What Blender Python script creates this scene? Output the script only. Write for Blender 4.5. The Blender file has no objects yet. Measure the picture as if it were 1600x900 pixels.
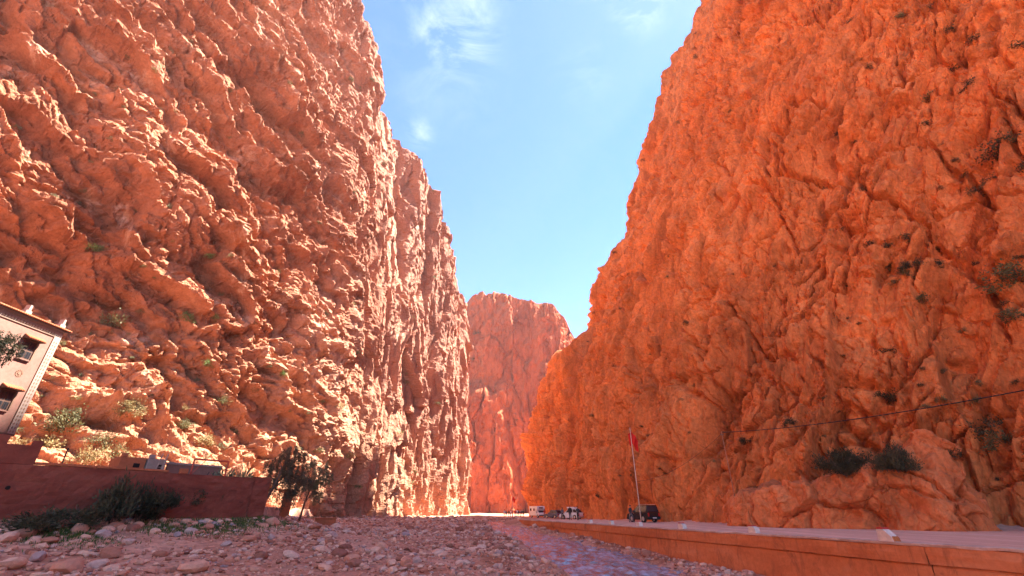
import bpy, bmesh, math, random
import numpy as np
from mathutils import Vector, Matrix

# ------------------------------------------------------------------ camera, sky, sun, exposure
scene = bpy.context.scene
COL = scene.collection
EYE = 3.0                                   # eye height above the stream, metres
FPX = 690.0                                 # focal length in pixels of a 1600 px wide frame
PITCH = math.atan(350 / 690)
cam_data = bpy.data.cameras.new("camera")
cam_data.sensor_width = 36.0
cam_data.lens = 36.0 * FPX / 1600.0
cam_data.clip_start, cam_data.clip_end = 0.1, 5000
cam = bpy.data.objects.new("camera", cam_data)
COL.objects.link(cam)
cam.location = (0, 0, EYE)
cam.rotation_euler = (math.pi / 2 + PITCH, 0, 0)
scene.camera = cam

SUN_AZ, SUN_EL = math.radians(62), math.radians(57.3)
SUN_DIR = Vector((math.sin(SUN_AZ) * math.cos(SUN_EL), math.cos(SUN_AZ) * math.cos(SUN_EL), math.sin(SUN_EL)))
world = bpy.data.worlds.new("World")
scene.world = world
world.use_nodes = True
sun_data = bpy.data.lights.new("sun", 'SUN')
sun_data.energy = 5.0
sun_data.angle = math.radians(0.5)
sun_data.color = (1.0, 0.93, 0.84)
sun = bpy.data.objects.new("sun", sun_data)
COL.objects.link(sun)
sun.rotation_euler = (-SUN_DIR).to_track_quat('-Z', 'Y').to_euler()
SKY_STRENGTH = 0.05
vs = scene.view_settings
scene.display_settings.display_device = 'sRGB'
vs.view_transform, vs.look, vs.gamma, vs.use_curve_mapping = 'Standard', 'None', 1.0, False
vs.exposure = 2.98
scene.render.engine = 'CYCLES'
scene.cycles.use_denoising = True
scene.cycles.max_bounces = 7
scene.cycles.diffuse_bounces = 6
scene.cycles.sample_clamp_indirect = 10


def ray(px, py):
    u, v = (px - 800) / FPX, (450 - py) / FPX
    c, s = math.cos(PITCH), math.sin(PITCH)
    return Vector((u, c - s * v, s + c * v))


def at_y(px, py, Y):
    r = ray(px, py); t = Y / r.y
    return Vector((r.x * t, Y, r.z * t + EYE))


def at_x(px, py, X):
    r = ray(px, py); t = X / r.x
    return Vector((X, r.y * t, r.z * t + EYE))


def build_world():
    nt = world.node_tree
    nt.nodes.clear()
    N, L = nt.nodes.new, nt.links.new
    out, bg = N('ShaderNodeOutputWorld'), N('ShaderNodeBackground')
    sky = N('ShaderNodeTexSky')
    sky.sky_type = 'NISHITA'
    sky.sun_disc = False
    sky.sun_elevation, sky.sun_rotation = SUN_EL, SUN_AZ
    sky.altitude, sky.air_density, sky.dust_density, sky.ozone_density = 1400, 1.0, 0.6, 3.0
    bg.inputs['Strength'].default_value = SKY_STRENGTH
    tc = N('ShaderNodeTexCoord')
    mp = N('ShaderNodeMapping'); mp.inputs['Scale'].default_value = (2.6, 1.0, 7.0)
    mp.inputs['Rotation'].default_value = (0.5, 0.5, 0.2)
    L(tc.outputs['Generated'], mp.inputs['Vector'])
    nz = N('ShaderNodeTexNoise'); nz.inputs['Scale'].default_value = 2.3
    nz.inputs['Detail'].default_value = 9; nz.inputs['Roughness'].default_value = 0.62
    nz.inputs['Distortion'].default_value = 1.3
    L(mp.outputs['Vector'], nz.inputs['Vector'])
    rp = N('ShaderNodeMapRange'); rp.inputs[1].default_value, rp.inputs[2].default_value = 0.45, 0.85
    L(nz.outputs['Fac'], rp.inputs[0])
    # wisps gather round a few directions, with a thin veil everywhere
    total = None
    for px, py, spread, amt in ((715, 35, 0.08, 0.34), (690, 110, 0.12, 0.10), (655, 208, 0.028, 0.32), (1000, 2, 0.05, 0.5), (915, 110, 0.06, 0.12),
                                (200, -500, 0.25, 0.6), (1300, -900, 0.3, 0.6)):
        d = ray(px, py).normalized()
        dot = N('ShaderNodeVectorMath'); dot.operation = 'DISTANCE'
        L(tc.outputs['Generated'], dot.inputs[0]); dot.inputs[1].default_value = d
        mr = N('ShaderNodeMapRange'); mr.interpolation_type = 'SMOOTHSTEP'
        mr.inputs[1].default_value, mr.inputs[2].default_value = spread * 1.6, 0.0
        mr.inputs[3].default_value, mr.inputs[4].default_value = 0.0, amt
        L(dot.outputs['Value'], mr.inputs[0])
        if total is None:
            total = mr.outputs[0]
        else:
            ad = N('ShaderNodeMath'); ad.operation = 'ADD'; L(total, ad.inputs[0]); L(mr.outputs[0], ad.inputs[1]); total = ad.outputs[0]
    ad = N('ShaderNodeMath'); ad.operation = 'ADD'; ad.inputs[1].default_value = 0.0; L(total, ad.inputs[0])
    mu = N('ShaderNodeMath'); mu.operation = 'MULTIPLY'; mu.use_clamp = True
    L(ad.outputs[0], mu.inputs[0]); L(rp.outputs[0], mu.inputs[1])
    mix = N('ShaderNodeMix'); mix.data_type = 'RGBA'
    L(mu.outputs[0], mix.inputs[0]); hs = N('ShaderNodeHueSaturation'); hs.inputs['Hue'].default_value = 0.502; hs.inputs['Saturation'].default_value = 1.24; L(sky.outputs[0], hs.inputs['Color']); L(hs.outputs[0], mix.inputs[6]); mix.inputs[7].default_value = (7.5, 7.8, 8.2, 1)
    L(mix.outputs[2], bg.inputs['Color']); L(bg.outputs[0], out.inputs['Surface'])


build_world()

# ------------------------------------------------------------------ numpy noise
f32 = np.float32


def hsh(ix, iy, seed):
    h = (ix.astype(np.uint32) * np.uint32(374761393)) ^ (iy.astype(np.uint32) * np.uint32(668265263)) ^ np.uint32((seed * 974634777 + 12345) & 0xffffffff)
    h = (h ^ (h >> np.uint32(13))) * np.uint32(1274126177)
    h = (h ^ (h >> np.uint32(15))) * np.uint32(2246822519)
    h ^= h >> np.uint32(16)
    return (h >> np.uint32(8)).astype(f32) * f32(1 / 16777216.0)


def vnoise(x, y, seed=0):
    x = np.asarray(x, f32); y = np.asarray(y, f32)
    x, y = np.broadcast_arrays(x, y)
    fx, fy = np.floor(x), np.floor(y)
    ix, iy = fx.astype(np.int32), fy.astype(np.int32)
    tx, ty = x - fx, y - fy
    ux = tx * tx * tx * (tx * (tx * 6 - 15) + 10); uy = ty * ty * ty * (ty * (ty * 6 - 15) + 10)

    def g(a, b, dx, dy):
        an = hsh(a, b, seed) * f32(2 * math.pi)
        return np.cos(an) * dx + np.sin(an) * dy
    n00, n10 = g(ix, iy, tx, ty), g(ix + 1, iy, tx - 1, ty)
    n01, n11 = g(ix, iy + 1, tx, ty - 1), g(ix + 1, iy + 1, tx - 1, ty - 1)
    a = n00 + ux * (n10 - n00); b = n01 + ux * (n11 - n01)
    return (a + uy * (b - a)) * 1.5


def fbm(x, y, octv=4, seed=0, gain=0.5):
    r, a = 0, 1.0
    for o in range(octv):
        r = r + a * vnoise(x * 2 ** o + 17.3 * o, y * 2 ** o - 9.1 * o, seed + o)
        a *= gain
    return r


def ridged(x, y, octv=4, seed=0, gain=0.5):
    r, a = 0, 1.0
    for o in range(octv):
        r = r + a * (1 - 2 * np.abs(vnoise(x * 2 ** o + 7.7 * o, y * 2 ** o + 3.1 * o, seed + o)))
        a *= gain
    return r


def facet(x, y, seed=0, tilt=1.0):
    """Broken-rock relief: each cell is a tilted plate with its own offset. Returns height and distance to the nearest joint."""
    x = np.asarray(x, f32); y = np.asarray(y, f32)
    ix, iy = np.floor(x).astype(np.int32), np.floor(y).astype(np.int32)
    d1 = np.full(x.shape, 9, f32); d2 = np.full(x.shape, 9, f32)
    bx = np.zeros_like(ix); by = np.zeros_like(iy)
    ex = np.zeros(x.shape, f32); ey = np.zeros(x.shape, f32)
    for a in (-1, 0, 1):
        for b in (-1, 0, 1):
            cx, cy = ix + a, iy + b
            qx = x - (cx + hsh(cx, cy, seed)); qy = y - (cy + hsh(cx, cy, seed + 101))
            d = qx * qx + qy * qy
            m = d < d1
            d2 = np.where(m, d1, np.minimum(d2, d))
            d1 = np.where(m, d, d1)
            bx = np.where(m, cx, bx); by = np.where(m, cy, by)
            ex = np.where(m, qx, ex); ey = np.where(m, qy, ey)
    off = hsh(bx, by, seed + 7) * 2 - 1
    gx = hsh(bx, by, seed + 8) * 2 - 1; gy = hsh(bx, by, seed + 9) * 2 - 1
    return off + tilt * (gx * ex + gy * ey), np.sqrt(d2) - np.sqrt(d1)


def sstep(a, b, x):
    t = np.clip((np.asarray(x, float) - a) / (b - a), 0, 1)
    return t * t * (3 - 2 * t)


# ------------------------------------------------------------------ object helpers
def link(o, parent=None):
    COL.objects.link(o)
    if parent is not None:
        o.parent = parent
    return o


def tag(o, label=None, cat=None, group=None, kind=None):
    if label: o['label'] = label
    if cat: o['category'] = cat
    if group: o['group'] = group
    if kind: o['kind'] = kind
    return o


def thing(name, label, cat, loc=(0, 0, 0), rz=0, group=None):
    o = bpy.data.objects.new(name, None)
    o.empty_display_size = 0.2
    link(o); o.location = loc; o.rotation_euler = (0, 0, rz)
    return tag(o, label, cat, group)


def grid_mesh(name, P, mat, smooth=False, parent=None, flip=False):
    n, m = P.shape[:2]
    me = bpy.data.meshes.new(name)
    idx = np.arange(n * m).reshape(n, m)
    a, b, c, d = idx[:-1, :-1], idx[1:, :-1], idx[1:, 1:], idx[:-1, 1:]
    q = np.stack([a, d, c, b] if flip else [a, b, c, d], -1).reshape(-1, 4)
    fill_mesh(me, P.reshape(-1, 3), q, smooth)
    o = bpy.data.objects.new(name, me); link(o, parent)
    me.materials.append(mat)
    return o


def fill_mesh(me, V, Fq, smooth=False):
    k = Fq.shape[1]
    me.vertices.add(len(V)); me.vertices.foreach_set('co', np.ascontiguousarray(V, f32).ravel())
    me.loops.add(Fq.size); me.loops.foreach_set('vertex_index', np.ascontiguousarray(Fq, np.int32).ravel())
    me.polygons.add(len(Fq)); me.polygons.foreach_set('loop_start', np.arange(0, Fq.size, k, dtype=np.int32))
    me.polygons.foreach_set('loop_total', np.full(len(Fq), k, np.int32))
    me.polygons.foreach_set('use_smooth', np.full(len(Fq), bool(smooth)))
    me.update(calc_edges=True)


class MB:
    """Collects shapes; build() links them as one mesh object."""
    def __init__(self):
        self.v, self.f = [], []

    def add(self, vs_, fs):
        k = len(self.v)
        self.v += [tuple(p) for p in vs_]
        self.f += [tuple(i + k for i in q) for q in fs]
        return self

    def box(self, lo, hi, mtx=None):
        x0, y0, z0 = lo; x1, y1, z1 = hi
        vs_ = [Vector(p) for p in ((x0, y0, z0), (x1, y0, z0), (x1, y1, z0), (x0, y1, z0), (x0, y0, z1), (x1, y0, z1), (x1, y1, z1), (x0, y1, z1))]
        if mtx: vs_ = [mtx @ p for p in vs_]
        return self.add(vs_, [(0, 3, 2, 1), (4, 5, 6, 7), (0, 1, 5, 4), (1, 2, 6, 5), (2, 3, 7, 6), (3, 0, 4, 7)])

    def tube(self, pts, radii, seg=8, cap=True):
        pts = [Vector(p) for p in pts]
        if not hasattr(radii, '__len__'): radii = [radii] * len(pts)
        rings = []
        for i, p in enumerate(pts):
            d = (pts[min(i + 1, len(pts) - 1)] - pts[max(i - 1, 0)]).normalized()
            a = d.orthogonal().normalized() if i == 0 else (pa - d * pa.dot(d)).normalized()
            pa = a; b = d.cross(a)
            rings.append([p + (a * math.cos(2 * math.pi * k / seg) + b * math.sin(2 * math.pi * k / seg)) * radii[i] for k in range(seg)])
        fs = []
        for i in range(len(pts) - 1):
            for k in range(seg):
                k2 = (k + 1) % seg
                fs.append((i * seg + k, i * seg + k2, (i + 1) * seg + k2, (i + 1) * seg + k))
        if cap:
            fs.append(tuple(range(seg))[::-1]); fs.append(tuple((len(pts) - 1) * seg + k for k in range(seg)))
        return self.add([q for r in rings for q in r], fs)

    def prism(self, poly, a, b, axis='y'):
        """Outline in two coordinates extruded along the third."""
        def p3(p, t): return {'y': (p[0], t, p[1]), 'x': (t, p[0], p[1]), 'z': (p[0], p[1], t)}[axis]
        n = len(poly)
        return self.add([p3(p, a) for p in poly] + [p3(p, b) for p in poly],
                        [tuple(range(n)), tuple(range(2 * n - 1, n - 1, -1))] + [(i, n + i, n + (i + 1) % n, (i + 1) % n) for i in range(n)])

    def build(self, name, mat, parent=None, smooth=False, bevel=0):
        me = bpy.data.meshes.new(name)
        me.from_pydata([tuple(p) for p in self.v], [], self.f)
        bm = bmesh.new(); bm.from_mesh(me)
        bmesh.ops.recalc_face_normals(bm, faces=bm.faces)
        if bevel:
            bmesh.ops.bevel(bm, geom=list(bm.edges), offset=bevel, segments=2, affect='EDGES', profile=0.6)
        bm.to_mesh(me); bm.free()
        if smooth: me.polygons.foreach_set('use_smooth', np.ones(len(me.polygons), bool))
        me.materials.append(mat)
        o = bpy.data.objects.new(name, me)
        return link(o, parent)


def copy_tree(o, parent=None):
    c = o.copy(); link(c, parent)
    for ch in o.children: copy_tree(ch, c)
    return c


# ------------------------------------------------------------------ materials
def new_mat(name):
    m = bpy.data.materials.new(name); m.use_nodes = True
    nt = m.node_tree
    return m, nt, nt.nodes['Principled BSDF']


def ramp(nt, fac, stops):
    r = nt.nodes.new('ShaderNodeValToRGB')
    while len(r.color_ramp.elements) < len(stops): r.color_ramp.elements.new(0.5)
    for e, (p, c) in zip(r.color_ramp.elements, stops):
        e.position = p; e.color = (*c, 1)
    nt.links.new(fac, r.inputs[0])
    return r.outputs[0]


def noise_node(nt, vec, scale, detail=6, rough=0.55, dist=0.0, stretch=None, rot=None):
    if stretch or rot:
        mp = nt.nodes.new('ShaderNodeMapping')
        if stretch: mp.inputs['Scale'].default_value = stretch
        if rot: mp.inputs['Rotation'].default_value = rot
        nt.links.new(vec, mp.inputs['Vector']); vec = mp.outputs['Vector']
    n = nt.nodes.new('ShaderNodeTexNoise')
    n.inputs['Scale'].default_value, n.inputs['Detail'].default_value = scale, detail
    n.inputs['Roughness'].default_value, n.inputs['Distortion'].default_value = rough, dist
    nt.links.new(vec, n.inputs['Vector'])
    return n.outputs['Fac']


def mix_col(nt, fac, a, b, blend='MIX'):
    m = nt.nodes.new('ShaderNodeMix'); m.data_type = 'RGBA'; m.blend_type = blend
    for sock, val in ((m.inputs[0], fac), (m.inputs[6], a), (m.inputs[7], b)):
        if isinstance(val, bpy.types.NodeSocket): nt.links.new(val, sock)
        elif isinstance(val, (int, float)): sock.default_value = val
        else: sock.default_value = (*val, 1)
    return m.outputs[2]


def bump(nt, bsdf, height, strength=0.5, dist=0.1):
    b = nt.nodes.new('ShaderNodeBump'); b.inputs['Strength'].default_value = strength; b.inputs['Distance'].default_value = dist
    nt.links.new(height, b.inputs['Height']); nt.links.new(b.outputs[0], bsdf.inputs['Normal'])


def plain(name, col, rough=0.7, metal=0.0, vary=0.12, scale=6.0, bstr=0.0, spec=0.3, coat=0.0, alpha=None):
    m, nt, b = new_mat(name)
    tc = nt.nodes.new('ShaderNodeTexCoord')
    f = noise_node(nt, tc.outputs['Object'], scale, 6, 0.6)
    lo = tuple(c * (1 - vary) for c in col); hi = tuple(min(1, c * (1 + vary)) for c in col)
    nt.links.new(ramp(nt, f, [(0.3, lo), (0.7, hi)]), b.inputs['Base Color'])
    b.inputs['Roughness'].default_value = rough; b.inputs['Metallic'].default_value = metal
    b.inputs['Specular IOR Level'].default_value = spec
    b.inputs['Coat Weight'].default_value = coat
    if bstr: bump(nt, b, f, bstr, 0.02)
    return m


def rock_mat(name, dark, mid, pale, streak=(1, 1, 0.35), pale_amt=0.5, bscale=1.0, zones=(), relief=0.28, joints=0.25, stain=0.0):
    m, nt, b = new_mat(name)
    tc = nt.nodes.new('ShaderNodeTexCoord'); v = tc.outputs['Object']
    big = noise_node(nt, v, 0.035, 5, 0.6, 0.8, streak)
    col = ramp(nt, big, [(0.28, dark), (0.5, mid), (0.72, tuple(0.6 * a + 0.4 * c for a, c in zip(mid, pale)))])
    med = noise_node(nt, v, 0.32, 5, 0.68, 0.6, streak)
    col = mix_col(nt, 0.75, col, ramp(nt, med, [(0.28, (0.42, 0.38, 0.36)), (0.5, (1, 1, 1)), (0.72, (1.28, 1.32, 1.32))]), 'MULTIPLY')
    patch = noise_node(nt, v, 0.11, 6, 0.72, 1.2, streak)
    pf = ramp(nt, patch, [(0.56, (0, 0, 0)), (0.70, (pale_amt,) * 3)])
    col = mix_col(nt, pf, col, pale)
    # beds of other rock: (axis, from, to, amount, colour), with a ragged edge
    for ax, lo_, hi_, amt, zc in zones:
        sp = nt.nodes.new('ShaderNodeSeparateXYZ'); nt.links.new(v, sp.inputs[0])
        ma = nt.nodes.new('ShaderNodeMath'); ma.operation = 'MULTIPLY_ADD'; ma.inputs[1].default_value = 0.9 * (hi_ - lo_); nt.links.new(big, ma.inputs[0]); nt.links.new(sp.outputs[ax], ma.inputs[2])
        mr = nt.nodes.new('ShaderNodeMapRange'); mr.inputs[1].default_value, mr.inputs[2].default_value = lo_ + 0.45 * (hi_ - lo_), hi_ + 0.45 * (hi_ - lo_)
        mr.inputs[4].default_value = amt; nt.links.new(ma.outputs[0], mr.inputs[0])
        col = mix_col(nt, mr.outputs[0], col, zc)
    if stain:                                                # seepage stains running down the face
        st = noise_node(nt, v, 0.42, 5, 0.7, 0.6, (1, 1, 0.10))
        col = mix_col(nt, stain, col, ramp(nt, st, [(0.46, (1, 1, 1)), (0.64, (0.50, 0.50, 0.52))]), 'MULTIPLY')
    fine = noise_node(nt, v, 2.6, 3, 0.7)
    col = mix_col(nt, 0.5, col, ramp(nt, fine, [(0.3, (0.55, 0.52, 0.5)), (0.62, (1.18, 1.18, 1.18))]), 'MULTIPLY')
    nt.links.new(col, b.inputs['Base Color'])
    b.inputs['Roughness'].default_value = 0.92; b.inputs['Specular IOR Level'].default_value = 0.15
    h1 = noise_node(nt, v, 1.1 * bscale, 5, 0.68, 0.5, (1, 1, max(0.3, streak[2])))
    vo = nt.nodes.new('ShaderNodeTexVoronoi'); vo.feature = 'DISTANCE_TO_EDGE'; vo.inputs['Scale'].default_value = 1.3 * bscale
    mp = nt.nodes.new('ShaderNodeMapping'); mp.inputs['Scale'].default_value = (1, 1, streak[2]); nt.links.new(v, mp.inputs['Vector'])
    wn = nt.nodes.new('ShaderNodeTexNoise'); wn.inputs['Scale'].default_value = 1.5; wn.inputs['Detail'].default_value = 2; nt.links.new(mp.outputs[0], wn.inputs['Vector'])
    wm = nt.nodes.new('ShaderNodeMix'); wm.data_type = 'RGBA'; wm.inputs[0].default_value = 0.35
    nt.links.new(mp.outputs[0], wm.inputs[6]); nt.links.new(wn.outputs['Color'], wm.inputs[7]); nt.links.new(wm.outputs[2], vo.inputs['Vector'])
    cr = nt.nodes.new('ShaderNodeMapRange'); cr.inputs[2].default_value = 0.09; cr.inputs[4].default_value = joints; nt.links.new(vo.outputs['Distance'], cr.inputs[0])
    sm = nt.nodes.new('ShaderNodeMath'); sm.operation = 'ADD'; nt.links.new(h1, sm.inputs[0]); nt.links.new(cr.outputs[0], sm.inputs[1])
    bump(nt, b, sm.outputs[0], 1.0, relief)
    return m


M = {}
M['rock_left'] = rock_mat('red_limestone', (0.20, 0.066, 0.033), (0.36, 0.140, 0.073), (0.64, 0.41, 0.29), (1, 1, 0.7), 0.75,
                          zones=(('Y', 60, 100, 0.38, (0.43, 0.225, 0.17)), ('Z', 30, 4, 0.34, (0.52, 0.29, 0.16))), relief=0.5, joints=0.12)
M['rock_right'] = rock_mat('orange_limestone', (0.48, 0.125, 0.036), (0.72, 0.235, 0.072), (0.80, 0.35, 0.14), (1, 1, 0.4), 0.55, relief=0.38, joints=0.05, stain=0.5)
M['rock_far'] = rock_mat('far_limestone', (0.28, 0.066, 0.026), (0.39, 0.108, 0.042), (0.45, 0.165, 0.072), (1, 1, 0.3), 0.5)
M['rock_outcrop'] = rock_mat('outcrop_limestone', (0.48, 0.13, 0.045), (0.66, 0.20, 0.068), (0.72, 0.30, 0.13), (1, 1, 0.5), 0.5)


def ground_mat():
    m, nt, b = new_mat('river_gravel')
    v = nt.nodes.new('ShaderNodeTexCoord').outputs['Object']
    a = noise_node(nt, v, 0.18, 8, 0.65, 0.5)
    col = ramp(nt, a, [(0.32, (0.34, 0.115, 0.052)), (0.5, (0.50, 0.23, 0.145)), (0.68, (0.58, 0.315, 0.21))])
    vo = nt.nodes.new('ShaderNodeTexVoronoi'); vo.inputs['Scale'].default_value = 5.0; nt.links.new(v, vo.inputs['Vector'])
    col = mix_col(nt, 0.55, col, ramp(nt, vo.outputs['Color'], [(0.15, (0.55, 0.5, 0.5)), (0.85, (1.35, 1.3, 1.3))]), 'MULTIPLY')
    nt.links.new(col, b.inputs['Base Color'])
    b.inputs['Roughness'].default_value = 0.9; b.inputs['Specular IOR Level'].default_value = 0.2
    bump(nt, b, vo.outputs['Distance'], 0.8, 0.06)
    return m


def stone_mat(name, attr):
    m, nt, b = new_mat(name)
    v = nt.nodes.new('ShaderNodeTexCoord').outputs['Object']
    if attr:
        at = nt.nodes.new('ShaderNodeAttribute'); at.attribute_name = 'tint'; rnd = at.outputs['Fac']
    else:
        rnd = nt.nodes.new('ShaderNodeObjectInfo').outputs['Random']
    col = ramp(nt, rnd, [(0.0, (0.26, 0.10, 0.065)), (0.3, (0.49, 0.205, 0.125)), (0.6, (0.62, 0.325, 0.215)), (0.82, (0.74, 0.46, 0.33)), (1.0, (0.34, 0.245, 0.235))])
    n = noise_node(nt, v, 3.0, 8, 0.7)
    col = mix_col(nt, 0.6, col, ramp(nt, n, [(0.3, (0.65, 0.6, 0.58)), (0.65, (1.2, 1.15, 1.12))]), 'MULTIPLY')
    nt.links.new(col, b.inputs['Base Color'])
    b.inputs['Roughness'].default_value = 0.85; b.inputs['Specular IOR Level'].default_value = 0.25
    bump(nt, b, n, 0.5, 0.05)
    return m


def water_mat():
    m, nt, b = new_mat('stream_water')
    v = nt.nodes.new('ShaderNodeTexCoord').outputs['Object']
    b.inputs['Base Color'].default_value = (0.28, 0.29, 0.36, 1)
    b.inputs['Roughness'].default_value = 0.07
    b.inputs['IOR'].default_value = 1.33
    b.inputs['Specular IOR Level'].default_value = 0.9
    w2 = noise_node(nt, v, 1.1, 6, 0.68, 1.0, (1.0, 0.35, 1.0), (0, 0, 0.16))
    nt.links.new(ramp(nt, w2, [(0.34, (0.10, 0.085, 0.085)), (0.62, (0.31, 0.315, 0.37))]), b.inputs['Base Color'])  # light and dark of the ripples put into the base colour as streaks
    a = noise_node(nt, v, 2.4, 7, 0.62, 0.8, (1.0, 0.45, 1.0), (0, 0, 0.16))
    c = noise_node(nt, v, 0.5, 4, 0.5, 0.4)
    ad = nt.nodes.new('ShaderNodeMath'); ad.operation = 'ADD'; nt.links.new(a, ad.inputs[0]); nt.links.new(c, ad.inputs[1])
    bump(nt, b, ad.outputs[0], 0.5, 0.12)
    return m


def plaster_mat(name, lo, mid, hi, bdist=0.03, streak=(0.6, 0.6, 1.2), spots=None):
    m, nt, b = new_mat(name)
    v = nt.nodes.new('ShaderNodeTexCoord').outputs['Object']
    a = noise_node(nt, v, 0.55, 9, 0.68, 0.8, streak)
    col = ramp(nt, a, [(0.3, lo), (0.5, mid), (0.7, hi)])
    f = noise_node(nt, v, 5.0, 8, 0.7)
    col = mix_col(nt, 0.6, col, ramp(nt, f, [(0.3, (0.75, 0.72, 0.7)), (0.65, (1.12, 1.1, 1.1))]), 'MULTIPLY')
    if spots:
        s = noise_node(nt, v, 1.1, 7, 0.75, 1.2, (1, 1, 0.4))
        col = mix_col(nt, ramp(nt, s, [(0.52, (0, 0, 0)), (0.66, (0.85,) * 3)]), col, spots)
    nt.links.new(col, b.inputs['Base Color'])
    b.inputs['Roughness'].default_value = 0.9; b.inputs['Specular IOR Level'].default_value = 0.2
    bump(nt, b, f, 0.5, bdist)
    return m


def leaf_mat(name, dark, light, trans=0.25):
    m, nt, b = new_mat(name)
    oi = nt.nodes.new('ShaderNodeObjectInfo')
    v = nt.nodes.new('ShaderNodeTexCoord').outputs['Object']
    n = noise_node(nt, v, 1.6, 4, 0.6)
    col = ramp(nt, n, [(0.3, dark), (0.7, light)])
    hs = nt.nodes.new('ShaderNodeHueSaturation')
    mr = nt.nodes.new('ShaderNodeMapRange'); mr.inputs[3].default_value, mr.inputs[4].default_value = 0.8, 1.25
    nt.links.new(oi.outputs['Random'], mr.inputs[0]); nt.links.new(mr.outputs[0], hs.inputs['Value'])
    nt.links.new(col, hs.inputs['Color']); nt.links.new(hs.outputs[0], b.inputs['Base Color'])
    b.inputs['Roughness'].default_value = 0.65; b.inputs['Specular IOR Level'].default_value = 0.25
    tr = nt.nodes.new('ShaderNodeBsdfTranslucent'); nt.links.new(hs.outputs[0], tr.inputs['Color'])
    ms = nt.nodes.new('ShaderNodeMixShader'); ms.inputs[0].default_value = trans
    nt.links.new(b.outputs[0], ms.inputs[1]); nt.links.new(tr.outputs[0], ms.inputs[2])
    nt.links.new(ms.outputs[0], nt.nodes['Material Output'].inputs['Surface'])
    return m


M['ground'] = ground_mat()
M['stone'] = stone_mat('river_stone', False)
M['gravel'] = stone_mat('loose_gravel', True)
M['water'] = water_mat()
M['road'] = plaster_mat('dusty_asphalt', (0.54, 0.28, 0.19), (0.67, 0.365, 0.255), (0.76, 0.44, 0.32), 0.01, (1.4, 0.10, 1))
M['retaining'] = plaster_mat('stained_concrete', (0.46, 0.135, 0.05), (0.60, 0.19, 0.07), (0.66, 0.26, 0.12), 0.04, (0.4, 0.4, 1.2), (0.32, 0.11, 0.05))
M['coping'] = plaster_mat('worn_concrete_edge', (0.40, 0.22, 0.15), (0.55, 0.36, 0.27), (0.66, 0.49, 0.40), 0.04)
M['red_plaster'] = plaster_mat('red_adobe_plaster', (0.13, 0.033, 0.021), (0.21, 0.058, 0.037), (0.28, 0.09, 0.056), 0.03, (0.5, 0.5, 1.0))
M['orange_plaster'] = plaster_mat('orange_plaster', (0.34, 0.10, 0.045), (0.42, 0.135, 0.062), (0.48, 0.175, 0.09), 0.02)
M['pink_plaster'] = plaster_mat('pale_pink_plaster', (0.21, 0.105, 0.08), (0.25, 0.13, 0.10), (0.29, 0.155, 0.12), 0.01)
M['white_plaster'] = plaster_mat('whitewash', (0.26, 0.19, 0.15), (0.33, 0.25, 0.21), (0.39, 0.31, 0.26), 0.01)
M['white_paint'] = plain('white_paint', (0.68, 0.56, 0.47), 0.6, vary=0.15)
M['red_paint'] = plain('red_paint', (0.50, 0.045, 0.03), 0.5)
M['red_metal'] = plain('red_metal', (0.45, 0.07, 0.04), 0.45)
M['flag'] = plain('red_flag_cloth', (0.62, 0.022, 0.012), 0.8, vary=0.1)
M['green_cloth'] = plain('green_emblem_cloth', (0.02, 0.16, 0.06), 0.8)
M['pole'] = plain('pale_pole_paint', (0.62, 0.47, 0.36), 0.5)
M['wood'] = plain('weathered_wood', (0.20, 0.11, 0.07), 0.85, scale=3, bstr=0.4)
M['dusty_wood'] = plain('dusty_wood', (0.40, 0.17, 0.09), 0.85)
M['dark_wood'] = plain('dark_wood', (0.10, 0.05, 0.035), 0.8)
M['bark'] = plain('bark', (0.17, 0.095, 0.065), 0.9, scale=4, bstr=0.6, vary=0.3)
M['glass'] = plain('dark_window_glass', (0.03, 0.03, 0.035), 0.06, spec=0.6)
M['black'] = plain('black_rubber', (0.02, 0.02, 0.02), 0.7)
M['black_car'] = plain('black_car_paint', (0.018, 0.016, 0.016), 0.25, spec=0.5, coat=0.5)
M['blue_car'] = plain('dark_blue_car_paint', (0.05, 0.07, 0.12), 0.3, spec=0.5, coat=0.5)
M['white_car'] = plain('white_car_paint', (0.72, 0.70, 0.66), 0.35, spec=0.5, coat=0.3, vary=0.05)
M['silver'] = plain('silver_trim', (0.55, 0.55, 0.56), 0.3, metal=0.8)
M['tail_red'] = plain('red_tail_lens', (0.45, 0.015, 0.012), 0.2, spec=0.6)
M['lamp_clear'] = plain('clear_lamp_lens', (0.75, 0.75, 0.72), 0.15, spec=0.6)
M['hole'] = plain('dark_opening', (0.02, 0.012, 0.01), 0.95)
M['cable'] = plain('black_cable', (0.02, 0.018, 0.018), 0.6)
M['leaf_dark'] = leaf_mat('dark_leaves', (0.045, 0.038, 0.018), (0.12, 0.10, 0.048))
M['leaf_olive'] = leaf_mat('olive_leaves', (0.085, 0.085, 0.035), (0.21, 0.19, 0.085))
M['leaf_green'] = leaf_mat('green_leaves', (0.08, 0.13, 0.035), (0.20, 0.26, 0.08))
M['leaf_dry'] = leaf_mat('dry_leaves', (0.16, 0.12, 0.05), (0.34, 0.27, 0.12))
M['leaf_tree'] = leaf_mat('tamarisk_leaves', (0.050, 0.042, 0.024), (0.13, 0.108, 0.062))
M['leaf_grey'] = leaf_mat('grey_green_leaves', (0.10, 0.115, 0.06), (0.24, 0.25, 0.14))
M['leaf_near_black'] = leaf_mat('near_black_leaves', (0.036, 0.034, 0.018), (0.11, 0.098, 0.050))  # darkest leaf tone, for wall-foot bushes and the overhanging tree
M['grass'] = leaf_mat('short_grass', (0.045, 0.075, 0.015), (0.13, 0.18, 0.04))

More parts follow.
